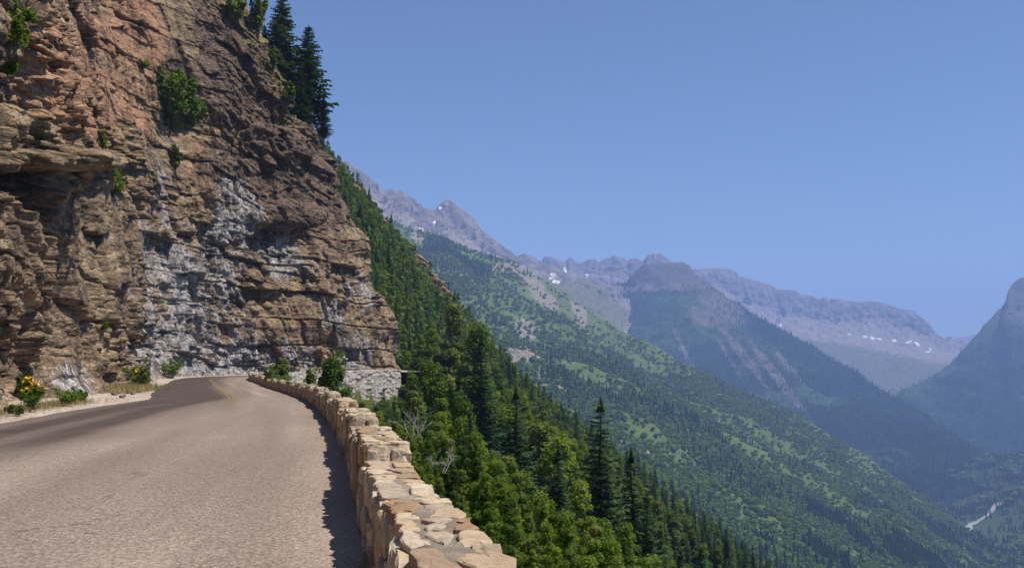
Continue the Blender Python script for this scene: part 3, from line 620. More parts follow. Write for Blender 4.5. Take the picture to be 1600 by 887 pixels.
c = t.ramp(t.mix(0.45, nb, nst), [(0.36, (0.050, 0.034, 0.024)), (0.44, (0.150, 0.102, 0.064)), (0.53, (0.310, 0.220, 0.132)), (0.66, (0.500, 0.375, 0.235))])
pk = t.ramp(t.mix(0.5, nb, nf), [(0.36, (0.13, 0.062, 0.036)), (0.48, (0.37, 0.200, 0.115)), (0.66, (0.55, 0.345, 0.215))])
c = t.mix(t.ramp(t.math('ADD', t.attr('pink'), t.math('MULTIPLY', t.math('SUBTRACT', nf, 0.5), 0.7)), [(0.25, 0.0), (0.6, 0.9)]), c, pk)
dkc = t.ramp(t.mix(0.5, nst, nf), [(0.38, (0.032, 0.023, 0.018)), (0.50, (0.130, 0.086, 0.062)), (0.64, (0.36, 0.265, 0.20))])
c = t.mix(t.ramp(t.math('ADD', t.attr('darkm'), t.math('MULTIPLY', t.math('SUBTRACT', nv_, 0.5), 1.0)), [(0.28, 0.0), (0.62, 0.92)]), c, dkc)
wt = t.ramp(t.mix(0.4, t.noise(t.scale(g, (1, 1, 0.22)), 1.7, 7, 0.75), nf), [(0.39, (0.030, 0.028, 0.028)), (0.450, (0.15, 0.142, 0.14)), (0.51, (0.39, 0.37, 0.36)), (0.63, (0.62, 0.59, 0.57))])
c = t.mix(t.ramp(t.math('ADD', t.attr('white'), t.math('MULTIPLY', t.math('SUBTRACT', t.mix(0.45, t.noise(t.scale(g, (1, 1, 0.16)), 1.9, 5, 0.6), nf), 0.5), 2.4)), [(0.36, 0.0), (0.60, 0.95)]), c, wt)
stain = t.ramp(t.noise(vs, 0.45, 6, 0.7), [(0.50, 0.0), (0.62, 0.85)]); c = t.mix(stain, c, t.mix(0.78, c, (0.022, 0.018, 0.016)))
c = t.mix(t.ramp(t.math('ADD', t.attr('green'), t.math('MULTIPLY', t.math('SUBTRACT', nf, 0.5), 0.6)), [(0.3, 0.0), (0.5, 0.9)]), c, t.mix(nf, (0.09, 0.11, 0.02), (0.26, 0.23, 0.06)))
t.color(c); t.b.inputs['Roughness'].default_value = 0.85; t.b.inputs['Specular IOR Level'].default_value = 0.25
hgt = t.math('ADD', t.math('MULTIPLY', t.noise(t.scale(g, (0.15, 0.15, 1.0)), 7, 5, 0.75), 0.8), t.math('MULTIPLY', t.noise(g, 11, 5, 0.75), 0.35))
ck = t.voro(t.scale(g, (0.55, 0.55, 1.3)), 1.5, 'DISTANCE_TO_EDGE'); ck2 = t.voro(t.scale(g, (0.4, 0.4, 1.4)), 4.2, 'DISTANCE_TO_EDGE')
hgt = t.math('ADD', hgt, t.math('ADD', t.ramp(ck.outputs['Distance'], [(0.0, 0.0), (0.05, 1.0)]), t.math('MULTIPLY', t.ramp(ck2.outputs['Distance'], [(0.0, 0.0), (0.08, 1.0)]), 0.5)))
t.bump(hgt, 0.9, 0.11); M_CLIFF = t.m
cliff = link('cliff', grid_mesh('cliff', CPX, dict(white=ext(white), pink=ext(pink), darkm=ext(darkm), green=ext(green)), flip=False), M_CLIFF)
tag(cliff, kind='structure')
def on_cliff(x, y):
    k = np.argmin((cpx - x) ** 2 + (cpy - y) ** 2 + 1e6 * (CP[..., 1] < 5)); return CP.reshape(-1, 3)[k]
px_r, py_r = project(CP)
def on_cliff_now(x, y):
    k = np.argmin((px_r - x) ** 2 + (py_r - y) ** 2 + 1e6 * (CP[..., 1] < 5) + 0.002 * (CP[..., 1] ** 2)); return CP.reshape(-1, 3)[k]

# gravel shoulder between asphalt and cliff
shs = np.linspace(0, ES[-1], 360); wsh = np.interp(shs, rs, w_); gsh = np.interp(shs, ES, GAP)
SH = np.zeros((360, 12, 3))
for j, q in enumerate(np.linspace(0, 1, 12)):
    p = edge_at(shs, -(wsh - 0.25 + q * (gsh + 3.5))); SH[:, j, :2] = p
    SH[:, j, 2] = road_z(shs) - 0.02 + 0.035 * (q > 0.01) + 0.32 * q ** 2 + (0.05 * fbm(p[:, 0] / .9, p[:, 1] / .9, 0 * shs, 3, 41) + .04) * sstep(0.02, 0.25, q)
t = NT('gravel'); g = t.geo()
vg_ = t.voro(g, 16); c = t.ramp(t.mix(0.5, vg_.outputs['Color'], t.noise(g, 0.8, 4)), [(0.3, (0.22, 0.17, 0.13)), (0.5, (0.42, 0.34, 0.27)), (0.75, (0.60, 0.53, 0.46))])
t.color(c); t.bump(vg_.outputs['Distance'], 0.6, 0.05)
tag(link('gravel_shoulder', grid_mesh('gravel_shoulder', SH, flip=True), t.m, smooth=True), kind='structure')

# ------------------------------------------------------------------ parapet wall
def stone_mat(name):
    t = NT(name); o = t.obj(); g = t.geo(); r = t.rnd()
    b = t.ramp(r, [(0.0, (0.46, 0.34, 0.22)), (0.18, (0.66, 0.54, 0.38)), (0.36, (0.42, 0.35, 0.28)), (0.52, (0.60, 0.46, 0.29)), (0.66, (0.70, 0.61, 0.47)), (0.80, (0.33, 0.26, 0.20)), (0.93, (0.38, 0.24, 0.12)), (1.0, (0.33, 0.19, 0.11))])
    st = t.scale(g, (1, 1, 3)); n1 = t.noise(st, 5, 6, 0.7); n2 = t.noise(g, 26, 5, 0.7)
    c = t.mix(t.ramp(n1, [(0.35, 0.75), (0.62, 0.0)]), b, t.mix(0.6, b, (0.17, 0.12, 0.08)))
    c = t.mix(t.ramp(n2, [(0.40, 0.5), (0.6, 0.0)]), c, t.mix(0.55, c, (0.12, 0.09, 0.07)))
    c = t.mix(t.ramp(t.noise(g, 3.1, 3), [(0.53, 0.0), (0.68, 0.5)]), c, (0.42, 0.22, 0.08))
    t.color(c); t.b.inputs['Roughness'].default_value = 0.85
    t.bump(t.math('ADD', n1, t.math('MULTIPLY', n2, 0.5)), 0.6, 0.02); return t.m
M_STONE = stone_mat('wall_stone')
t = NT('mortar'); g = t.geo(); c = t.mix(t.noise(g, 30, 5, 0.7), (0.26, 0.205, 0.155), (0.48, 0.40, 0.31)); c = t.mix(t.ramp(t.noise(g, 4, 4), [(0.4, 0.6), (0.6, 0.0)]), c, (0.19, 0.15, 0.115)); t.color(c)
t.bump(t.noise(g, 45, 5, 0.75), 0.8, 0.03); M_MORTAR = t.m

MER = [(3.55, 6.3), (9.6, 12.6), (15.6, 18.8), (23, 26), (30.5, 34)] + [(y, y + 3.2) for y in np.arange(39, 116, 8.0)]
MERS = [(float(s_of_y(a)), float(s_of_y(b))) for a, b in MER]
WTH = 0.385
def wall_h(s):
    s = np.asarray(s, float); h = np.full(s.shape, 0.62)
    for k, (a, b) in enumerate(MERS): h = np.where((s >= a) & (s < b), 0.62 + (0.05 if k == 0 else 0.15), h)
    return h
S0, S1 = float(s_of_y(1.0)), float(s_of_y(129))
def wpt(s, w, z):
    p = edge_at(np.asarray(s, float), np.asarray(w, float)); zz_ = road_z(np.asarray(s, float)) + z
    return np.stack([p[..., 0], p[..., 1], zz_ + 0 * p[..., 0]], -1)
wall = empty('stone_wall', tuple(wpt(S0, 0.26, 0.0)))
tag(wall, 'long low parapet wall of tan rubble stone curving along the road edge', 'wall')
wloc = np.array(wall.location)
ws = np.unique(np.concatenate([np.arange(S0, s_of_y(30), 0.09), np.arange(s_of_y(30), S1, 0.35)] + [[a - 0.004, a + 0.004, b - 0.004, b + 0.004] for a, b in MERS])); ws = ws[(ws >= S0) & (ws <= S1)]
H = wall_h(ws) + 0.020
prof = [(0.05, -0.3), (0.05, 0.2), (0.05, 0.45), (0.04, 1.0), (0.12, 1.0), (0.21, 1.0), (0.30, 1.0), (WTH - 0.05, 1.0), (WTH - 0.04, 0.3), (WTH - 0.02, -1.6)]
WP = np.zeros((len(ws), len(prof), 3))
for j, (w, z) in enumerate(prof):
    zq = np.where(z == 1.0, H, z) if z == 1.0 else np.full(len(ws), z)
    WP[:, j] = wpt(ws, w + 0.02 * fbm(ws * 3, j * 5.0, 0 * ws, 2, 61), zq + 0.016 * fbm(ws * 4, j * 3.0, 0 * ws, 3, 63))
link('mortar', grid_mesh('mortar', WP - wloc, flip=True), M_MORTAR, wall)
rs_np = np.random.default_rng(21)
def prism(poly, mapf, depth, bulge, rg, inset=0.018, jit=0.004):
    """poly (n,2) in a local plane; mapf(a,b,h) -> world; a low polygon stone with chipped edges"""
    c = poly.mean(0); n_ = len(poly); ring = []
    P0 = poly + rg.normal(0, 0.006, poly.shape); 
    d = c - poly; L = np.linalg.norm(d, axis=1, keepdims=True)
    P1 = P0 + d / L * np.minimum(inset, 0.3 * L) * rg.uniform(0.5, 1.8, (n_, 1))
    P2_ = P0 + d * 0.5
    tilt = rg.normal(0, 0.03, 2)
    V = []
    for pts, h, j in ((P0, -0.05, 0), (P0, depth - 0.6 * inset, jit), (P1, depth, jit), (P2_, depth + bulge, jit)):
        hh = h + rg.normal(0, j, n_) if j else np.full(n_, h)
        if h > 0: hh = hh + ((pts - c) @ tilt)
        V.append(mapf(pts[:, 0], pts[:, 1], hh))
    V.append(mapf(c[:1, ].T[0], c[:1].T[0] if False else np.array([c[1]]), np.array([depth + bulge * 1.1])) if False else mapf(np.array([c[0]]), np.array([c[1]]), np.array([depth + bulge])))
    V = np.vstack(V); f = []
    for k in range(3):
        for i in range(n_):
            j = (i + 1) % n_; f.append((k * n_ + i, k * n_ + j, (k + 1) * n_ + j, (k + 1) * n_ + i))
    for i in range(n_): f.append((3 * n_ + i, 3 * n_ + (i + 1) % n_, 4 * n_))
    return V, f
def rough_poly(corners, rg, j=0.02, gap=0.012):
    c = np.array(corners, float); m = c.mean(0); out = []
    for i in range(len(c)):
        a, b = c[i], c[(i + 1) % len(c)]
        cut = rg.uniform(0.08, 0.28)
        out += [a + (b - a) * cut, a + (b - a) * 0.5 + rg.normal(0, j, 2), b + (a - b) * rg.uniform(0.08, 0.28)]
    out = np.array(out); d = m - out; L = np.linalg.norm(d, axis=1, keepdims=True)
    return out + d / L * gap
STONES = []        # (V, f, s, side)
# coping stones on top
s = S0
while s < S1:
    ln = rs_np.uniform(0.26, 0.60) * (1.0 if s < s_of_y(40) else 1.7)
    e = min(s + ln, S1)
    for a, b in MERS:
        for q in (a, b):
            if s + 0.05 < q < e: e = q
    h = float(wall_h((s + e) / 2)); k = rs_np.choice([1, 2, 2, 3]) if (e - s) < 0.40 else rs_np.choice([2, 2, 3])
    cuts = np.r_[0.0, np.sort(rs_np.uniform(0.15, 0.85, k - 1)), 1.0] if k > 1 else np.array([0., 1.])
    if k > 1: cuts[1:-1] = np.linspace(0, 1, k + 1)[1:-1] + rs_np.uniform(-0.1, 0.1, k - 1)
    sk = rs_np.uniform(-0.06, 0.06, k + 1) * (e - s > 0.2)
    for i in range(k):
        w0, w1 = -0.02 + cuts[i] * (WTH + 0.04), -0.02 + cuts[i + 1] * (WTH + 0.04)
        poly = rough_poly([(s, w0 + (sk[i] if i else 0)), (e, w0 - (sk[i] if i else 0)), (e, w1 - (sk[i + 1] if i < k - 1 else 0)), (s, w1 + (sk[i + 1] if i < k - 1 else 0))], rs_np, 0.022, rs_np.uniform(0.014, 0.036))
        V, f = prism(poly, lambda a, b, hh: wpt(a, b, h + hh), rs_np.uniform(0.026, 0.040), 0.001, rs_np, 0.012, 0.0016)
        STONES.append((V, f, s, 'top'))
    s = e
# face stones, road side and outer side
for side in ('road', 'outer'):
    s = S0
    while s < S1:
        ln = rs_np.uniform(0.20, 0.62) * (1.0 if s < s_of_y(40) else 1.5); e = min(s + ln, S1)
        for a, b in MERS:
            for q in (a, b):
                if s + 0.05 < q < e: e = q
        h = float(wall_h((s + e) / 2)); k = rs_np.choice([1, 2, 2, 3]) if side == 'road' else 2
        zc = np.r_[-0.12, np.sort(-0.05 + (h + .03) * (np.arange(1, k) / k + rs_np.uniform(-.12, .12, k - 1))), h - 0.005]
        if side == 'outer': zc[0] = -0.7
        for i in range(k):
            j0 = rs_np.uniform(-0.05, 0.05)
            poly = rough_poly([(s + j0, zc[i]), (e + j0, zc[i]), (e - j0, zc[i + 1]), (s - j0, zc[i + 1])], rs_np, 0.02, rs_np.uniform(0.004, 0.022))
            dep = rs_np.uniform(0.0, 0.075)
            if side == 'road': mf = lambda a, b, hh: wpt(a, 0.045 - hh, b)
            else: mf = lambda a, b, hh: wpt(a, WTH - 0.045 + hh, b)
            V, f = prism(poly, mf, dep + 0.03, 0.012, rs_np)
            if side == 'outer': f = [q[::-1] for q in f]
            STONES.append((V, f, s, side))
        s = e
# upright stones closing the near end of each raised length
for a, b in MERS:
    for i in range(2):
        w0, w1 = (0.0, 0.24) if i == 0 else (0.24, WTH + 0.02)
        poly = rough_poly([(w0, 0.58), (w1, 0.58), (w1, 0.62 + (0.07 if a < float(s_of_y(5)) else 0.165)), (w0, 0.62 + (0.07 if a < float(s_of_y(5)) else 0.165))], rs_np, 0.015, 0.01)
        V, f = prism(poly, lambda p, q, hh, a=a: wpt(a - hh + 0.0 * p, p, q), 0.05, 0.01, rs_np)
        STONES.append((V, [q[::-1] for q in f], a - 0.01, 'step'))
STONES.sort(key=lambda q: (q[3] == 'outer', q[2]))
restV, restF, nb_ = [], [], 0
for k, (V, f, s, side) in enumerate(STONES):
    V = V - wloc
    if k < 300 and s > s_of_y(2.5):
        c = V.mean(0); me = pymesh('stone', V - c, f); o = link('stone', me, M_STONE, wall); o.location = c
    elif s <= s_of_y(2.5) or k >= 300:
        restF += [tuple(i + nb_ for i in q) for q in f]; restV.append(V); nb_ += len(V)
t = NT('wall_stone_far'); g = t.geo(); vv_ = t.voro(g, 2.2)
c = t.ramp(vv_.outputs['Color'], [(0.2, (0.30, 0.25, 0.19)), (0.5, (0.50, 0.40, 0.28)), (0.8, (0.56, 0.47, 0.35))]); c = t.mix(t.ramp(t.noise(g, 7, 5, .7), [(0.35, 0.7), (0.6, 0.0)]), c, (0.17, 0.125, 0.085)); t.color(c)
t.bump(t.noise(g, 12, 5, 0.7), 0.7, 0.03)
tag(link('stonework', pymesh('stonework', np.vstack(restV), restF), t.m, wall), kind='stuff')

# retaining wall under the far side of the bend
t = NT('retaining_stone'); g = t.geo(); vq = t.voro(t.scale(g, (1, 1, 1.5)), 2.4); ed = t.voro(t.scale(g, (1, 1, 1.5)), 2.4, 'DISTANCE_TO_EDGE')
c = t.ramp(vq.outputs['Color'], [(0.2, (0.30, 0.26, 0.22)), (0.5, (0.41, 0.36, 0.31)), (0.8, (0.50, 0.45, 0.40))]); c = t.mix(t.ramp(ed.outputs['Distance'], [(0.0, 1.0), (0.06, 0.0)]), c, (0.26, 0.235, 0.21))
c = t.mix(t.ramp(t.noise(t.scale(g, (1, 1, .15)), 1.2, 5, 0.7), [(0.48, 0.0), (0.62, 0.5)]), c, (0.52, 0.49, 0.46)); c = t.mix(t.ramp(t.noise(g, 1.7, 5, .7), [(0.55, 0.0), (0.7, 0.7)]), c, (0.20, 0.17, 0.15)); t.color(c); M_RET = t.m
qs = np.arange(s_of_y(126) , ES[-1] - 25, 0.12)
qs = np.linspace(float(np.interp(125, EP[:, 1], ES)), float(np.interp(146, EP[:, 1], ES)), 330)
zq = np.linspace(0, 1, 56)
RW = np.zeros((330, 58, 3)); rv1 = voro(np.repeat(qs[:, None], 56, 1) / 0.55, (zq[None, :] * 6) / 0.34 + 0 * qs[:, None], 71)
for j in range(56):
    RW[:, j] = wpt(qs, 0.05 + 0.55 - 0.5 + 0.10 * (1 - zq[j]) * 6 + 0.16 * (rv1[0][:, j] - .5) + 0.12 * np.clip(rv1[2][:, j] / 0.15, 0, 1), -5.6 + 6.0 * zq[j])
RW[:, 56] = wpt(qs, -0.3, 0.42); RW[:, 57] = wpt(qs, -0.35, -0.3)
rwo = link('retaining_wall', grid_mesh('retaining_wall', RW), M_RET)
tag(rwo, 'pale grey mortared stone retaining wall holding the road below the cliff corner', 'wall')

# ------------------------------------------------------------------ vegetation builders
def leaf_quads(C, N, size, rg, aspect=0.55):
    """C (n,3) leaf centres, N (n,3) leaf normals -> V, Q rhombic leaves"""
    n_ = len(C); a = rg.normal(0, 1, (n_, 3)); a -= N * (a * N).sum(1, keepdims=True); a /= np.linalg.norm(a, axis=1, keepdims=True) + 1e-9
    b = np.cross(N, a); s_ = (np.asarray(size) * rg.uniform(0.7, 1.3, n_))[:, None]
    V = np.stack([C - a * s_, C + b * s_ * aspect - N * s_ * 0.12, C + a * s_, C - b * s_ * aspect - N * s_ * 0.12], 1).reshape(-1, 3)
    return V, np.arange(4 * n_).reshape(-1, 4)
def unit(a): return a / (np.linalg.norm(a, axis=-1, keepdims=True) + 1e-9)
def tubes(segs, sides=5):
    """segs: list of (p0, r0, p1, r1)"""
    V, Fc = [], []
    for p0, r0, p1, r1 in segs:
        p0, p1 = np.array(p0, float), np.array(p1, float); d = unit(p1 - p0); u = unit(np.cross(d, [0.31, 0.92, 0.2])); w = np.cross(d, u); o = len(V)
        for p, r in ((p0, r0), (p1, r1)):
            for k in range(sides):
                a = 2 * math.pi * k / sides; V.append(p + (u * math.cos(a) + w * math.sin(a)) * r)
        for k in range(sides): Fc.append((o + k, o + (k + 1) % sides, o + sides + (k + 1) % sides, o + sides + k))
    return V, Fc
def broadleaf(seed, h, width, nleaf, lsize, base=0.2):
    """returns trunk mesh, crown mesh for a tree of height h"""
    rg = np.random.default_rng(seed); segs = []; tips = []
    p = np.zeros(3); d = np.array([rg.normal(0, .05), rg.normal(0, .05), 1.0]); r = 0.016 * h
    nseg = 7; trunk = [p]
    for k in range(nseg):
        q = p + unit(d) * h * 0.8 / nseg; r2 = r * 0.82; segs.append((p, r, q, r2)); p, r = q, r2; trunk.append(p); d = unit(d + rg.normal(0, 0.07, 3) * [1, 1, .3] - np.array([p[0], p[1], 0]) * 0.12)
        if (k + 1) / nseg * 0.8 > base:
            for m in range(3):
                az = rg.uniform(0, 6.28); f = (k + 1) / nseg
                L = width * h * 0.5 * (1.15 - 0.92 * f) * rg.uniform(0.7, 1.15)
                dd = unit(np.array([math.cos(az), math.sin(az), rg.uniform(0.25, 0.9)]))
                a = p.copy(); rr = r * 0.55
                for q2 in range(3):
                    b = a + dd * L / 3; segs.append((a, rr, b, rr * 0.65)); a, rr = b, rr * 0.65; dd = unit(dd + rg.normal(0, .22, 3) + [0, 0, .08])
                    tips.append((a, L * 0.34 * (0.8 + 0.3 * q2)))
    tips.append((p + [0, 0, h * 0.08], h * width * 0.16)); tips.append((p, h * width * 0.2))
    wts = np.array([t_[1] ** 2 for t_ in tips]); wts /= wts.sum(); ids = rg.choice(len(tips), nleaf, p=wts)
    C0 = np.array([t_[0] for t_ in tips])[ids]; R0 = np.array([t_[1] for t_ in tips])[ids]
    dr_ = unit(rg.normal(0, 1, (nleaf, 3))); rad = rg.uniform(0.25, 1.0, nleaf) ** 0.5
    C = C0 + dr_ * (R0 * rad)[:, None] * [1, 1, 0.8]
    N = unit(dr_ * 0.7 + rg.normal(0, .55, (nleaf, 3)) + [0, 0, 0.75])
    V, Q = leaf_quads(C, N, lsize, rg)
    tv, tf = tubes(segs, 5)
    return pymesh('trunk', tv, tf), mesh_np('crown', V, Q)
def conifer(seed, h, width, whorls=34, sparse=0.0, start=0.06, sides=7):
    rg = np.random.default_rng(seed); C = []; Vs = []; n0 = 0
    segs = []; p = np.array([0, 0, 0.]); r = 0.013 * h
    for k in range(8):
        q = np.array([rg.normal(0, .004 * h), rg.normal(0, .004 * h), h * (k + 1) / 8]); segs.append((p, r, q, r * 0.83 if k < 7 else 0.01)); p, r = q, r * 0.83
    tri = []
    for k in range(whorls):
        f = start + (1 - start) * (k / whorls) ** 0.92; z = h * f
        L0 = width * h * 0.5 * (1 - f) ** 0.80 * (0.55 + 0.45 * min(1, (f - start) / 0.12)) + 0.02 * h
        nb2 = sides if f < 0.8 else 5
        for m in range(nb2):
            if rg.random() < sparse: continue
            az = 6.283 * (m + rg.random() * 0.8) / nb2 + k * 2.4; L = L0 * rg.uniform(0.62, 1.15)
            dirh = np.array([math.cos(az), math.sin(az), 0]); side = np.array([-dirh[1], dirh[0], 0])
            z0 = z + rg.normal(0, .006 * h); droop = rg.uniform(0.12, 0.38) * (1.1 - f); nsg = 5
            for g_ in range(nsg):
                t0, t1 = g_ / nsg, (g_ + 1.25) / nsg
                a = np.array([0, 0, z0]) + dirh * L * t0 + np.array([0, 0, -droop * L * t0 + 0.16 * L * t0 ** 2]); b = np.array([0, 0, z0]) + dirh * L * min(t1, 1.06) + np.array([0, 0, -droop * L * t1 + 0.16 * L * t1 ** 2])
                wd = L * 0.30 * (1 - t0 * 0.75) * rg.uniform(0.7, 1.3) + 0.012 * h
                for sg in (-1, 1):
                    tipp = a + (b - a) * 0.9 + side * sg * wd + np.array([0, 0, -wd * rg.uniform(0.15, 0.6)])
                    tri.append((a, b, tipp))
    tri.append((np.array([0.02 * h, 0, h * .95]), np.array([-.02 * h, 0, h * .95]), np.array([0, 0, h * 1.02]))); tri.append((np.array([0, 0.02 * h, h * .95]), np.array([0, -.02 * h, h * .95]), np.array([0, 0, h * 1.02])))
    V = np.array(tri).reshape(-1, 3); tv, tf = tubes(segs, 5)
    return pymesh('trunk', tv, tf), mesh_np('crown', V, np.arange(len(V)).reshape(-1, 3))
def shrub(seed, h, w, nleaf, lsize):
    rg = np.random.default_rng(seed); segs = []; tips = []
    for k in range(8):
        az = rg.uniform(0, 6.28); rad = w * 0.5 * rg.uniform(0.15, 1.0); top_ = np.array([math.cos(az) * rad, math.sin(az) * rad, h * rg.uniform(0.35, 0.98)])
        m = top_ * [0.45, 0.45, 0.55] + rg.normal(0, .04 * h, 3); segs += [((0, 0, -0.1 * h), 0.012 * h + .004, m, 0.009 * h + .003), (m, 0.009 * h + .003, top_, 0.004)]
        tips += [(top_, w * rg.uniform(.08, .2)), (m, w * rg.uniform(.12, .24)), ((m + top_) / 2, w * rg.uniform(.1, .22)), (top_ * [.9, .9, .8] + rg.normal(0, .07 * h, 3), w * rg.uniform(.06, .16))]
    ids = rg.integers(0, len(tips), nleaf); C0 = np.array([t_[0] for t_ in tips])[ids]; R0 = np.array([t_[1] for t_ in tips])[ids]
    dr_ = unit(rg.normal(0, 1, (nleaf, 3))); C = C0 + dr_ * (R0 * rg.uniform(0.2, 1, nleaf) ** .5)[:, None] * [1, 1, h / w]
    C[:, 2] = np.maximum(C[:, 2], 0.01)
    V, Q = leaf_quads(C, unit(dr_ * .6 + rg.normal(0, .5, (nleaf, 3)) + [0, 0, .7]), lsize, rg)
    tv, tf = tubes(segs, 4)
    return pymesh('stem', tv, tf), mesh_np('foliage', V, Q), C
def plant(name, meshes, mats, loc, rz, sc, label, cat, group=None, names=('trunk', 'crown')):
    e = empty(name, loc, rz, sc)
    for me, m, nm in zip(meshes, mats, names):
        if not me.materials: me.materials.append(m)
        o = bpy.data.objects.new(nm, me); COL.objects.link(o); o.parent = e
    return tag(e, label, cat, group)

# ------------------------------------------------------------------ trees on the slope below the wall
BL = [broadleaf(300 + k, 10, wd, 11000, 0.112, bs) for k, (wd, bs) in enumerate([(0.46, .10), (0.38, .10), (0.50, .08), (0.34, .08)])]
CF = [conifer(400 + k, 10, wd, wh) for k, (wd, wh) in enumerate([(0.36, 38), (0.30, 42), (0.40, 36)])]
for k, (tr_, cr_) in enumerate(BL):
    tr_.materials.append(M_BARK); cr_.materials.append(M_LEAF if k != 1 else M_LEAF2)
for tr_, cr_ in CF: tr_.materials.append(M_BARK); cr_.materials.append(M_NEEDLE)
LIMIT = [(380, 640), (545, 632), (575, 630), (600, 600), (630, 585), (655, 520), (690, 462), (715, 452), (745, 475), (780, 530), (830, 582), (900, 640), (1000, 702), (1230, 868), (1400, 990)]
NAMED = []
def place(kind, k, x, ytop, Y, label, name=None):
    """a tree whose top shows at photograph pixel (x, ytop) and that stands Y metres away"""
    p = at(x, ytop, Y); z0 = float(hill_z(np.array([p[0]]), np.array([p[1]]))[0]) - 0.2
    NAMED.append((kind, k, p[0], p[1], z0, p[2] - z0, label))
place('fir', 0, 938, 624, 66, 'tall dark fir standing clear above the leafy trees at the forest edge')
place('fir', 1, 986, 706, 74, 'slim dark fir just right of the tallest fir at the forest edge')
place('fir', 0, 806, 608, 62, 'dark narrow fir among bright leafy trees, left of the tallest fir')
place('fir', 2, 872, 700, 48, 'broad dark fir low on the slope in front of the tallest fir')
place('fir', 1, 1010, 770, 60, 'dark fir low on the slope right of the tallest fir')
place('fir', 2, 752, 528, 135, 'shaggy fir below the top of the leafy spur')
place('fir', 0, 840, 800, 34, 'young fir near the bottom of the picture beside the wall end')
place('leaf', 1, 712, 455, 149, 'yellowish leafy tree at the upper tip of the near wood')
place('leaf', 0, 742, 484, 142, 'leafy tree right of the yellowish one at the upper tip of the near wood')
place('leaf', 2, 546, 592, 92, 'leafy tree rising behind the wall just left of the pale retaining wall')
place('leaf', 1, 568, 616, 84, 'yellow green tree top below the left part of the pale retaining wall')
place('leaf', 0, 592, 634, 74, 'low leafy tree top below the pale retaining wall')
place('leaf', 2, 882, 655, 72, 'bright leafy tree directly left of the tallest fir')
place('leaf', 0, 908, 735, 50, 'bright leafy tree below and left of the tallest fir')
place('leaf', 1, 848, 628, 88, 'yellow green leafy tree behind the bright one left of the tallest fir')
place('leaf', 2, 775, 745, 34, 'leafy tree just right of the wall near the bottom of the picture')
place('leaf', 0, 962, 800, 45, 'leafy tree at the bottom of the picture below the tallest fir')
place('leaf', 3, 700, 600, 62, 'leafy tree above the dead branches outside the wall')
place('leaf', 2, 668, 545, 90, 'rounded leafy tree just right of the retaining wall')
place('leaf', 1, 648, 606, 55, 'yellow green leafy tree in front of the retaining wall end')
rg = np.random.default_rng(99)
cand = []
for (y0, y1, n_) in ((14, 60, 900), (60, 130, 2200), (130, 250, 3500), (250, 380, 4200)):
    Yc = rg.uniform(y0, y1, n_); Xc = (rg.uniform(540, 1300, n_) - 800) / F * Yc * 1.05
    cand.append(np.c_[Xc, Yc])
    # upper spur on the left
cand.append(np.c_[rg.uniform(-125, 5, 12000), rg.uniform(182, 378, 12000)])
cand = np.vstack(cand); dsd, _ = side_dist(cand[:, 0], cand[:, 1]); cz = hill_z(cand[:, 0], cand[:, 1])
ok = np.where(cand[:, 1] < 178, dsd > 1.6, np.abs(dsd) > 0)
cand, cz, dsd = cand[ok], cz[ok], dsd[ok]
grid_used = {}; placed = []
for q in NAMED: placed.append((q[2], q[3]))
def free(x, y, r):
    gx_, gy_ = int(x // 3), int(y // 3)
    for i in range(-2, 3):
        for j in range(-2, 3):
            for (a, b) in grid_used.get((gx_ + i, gy_ + j), ()):
                if (a - x) ** 2 + (b - y) ** 2 < r * r: return False
    return True
for x, y in placed: grid_used.setdefault((int(x // 3), int(y // 3)), []).append((x, y))
TREES = []
mixn = fbm(cand[:, 0] / 35, cand[:, 1] / 35, 0 * cz, 3, 500)
for i, ((x, y), z) in enumerate(zip(cand, cz)):
    if not free(x, y, 1.9 if y < 60 else 2.5 if y < 180 else 2.7 if dsd[i] < 0 else 3.4): continue
    px_, py_ = project(np.array([x, y, z])); px_ = float(px_)
    right = px_ > 1020 and y > 90
    fir = rg.random() < (0.05 + 0.15 * mixn[i] if (dsd[i] < 3 and y > 178) else 0.52 if right else 0.10 + 0.2 * mixn[i])
    if y > 240 and dsd[i] < 0 and mixn[i] < -0.62: continue        # grassy and rocky openings on the spur
    h = rg.uniform(6.5, 11.5) if fir else rg.uniform(5.5, 11.5)
    if y > 180: h *= (0.75 if fir else 0.72) if dsd[i] < 0 else 0.95
    lim = np.interp(px_, [q[0] for q in LIMIT], [q[1] for q in LIMIT]) + rg.uniform(-4, 26) + 190 * (1 - sstep(20, 110, y))
    if y < 178 or dsd[i] > 0:
        _, ty_ = project(np.array([x, y, z + h]))
        if ty_ < lim:
            _, t1 = project(np.array([x, y, z + 1.0])); hh = h * (float(py_) - lim) / max(float(py_) - float(ty_), 1)
            if hh < 2.6: continue
            h = hh
    grid_used.setdefault((int(x // 3), int(y // 3)), []).append((x, y))
    TREES.append((fir, x, y, z - 0.15, h, px_, float(py_)))
def show(tq): return tq[4] / tq[2] if (450 < tq[5] < 1300 and tq[6] - 1570 * tq[4] / tq[2] < 900) else 0
firs = sorted([q for q in TREES if q[0]], key=show, reverse=True); leafs = sorted([q for q in TREES if not q[0]], key=show, reverse=True)
FIRLAB = 'dark green fir among the dense trees on the slope beyond the wall'
LEAFLAB = 'bright green leafy tree in the dense wood on the slope beyond the wall'
for kind, k, x, y, z, h, lab in NAMED:
    ms = CF[k] if kind == 'fir' else BL[k]
    plant('fir_tree' if kind == 'fir' else 'leafy_tree', ms, (None, None), (x, y, z), rg.uniform(0, 6.28), h / 10, lab, 'tree', 'firs below the road' if kind == 'fir' else 'leafy trees below the road')
PROTO = {}
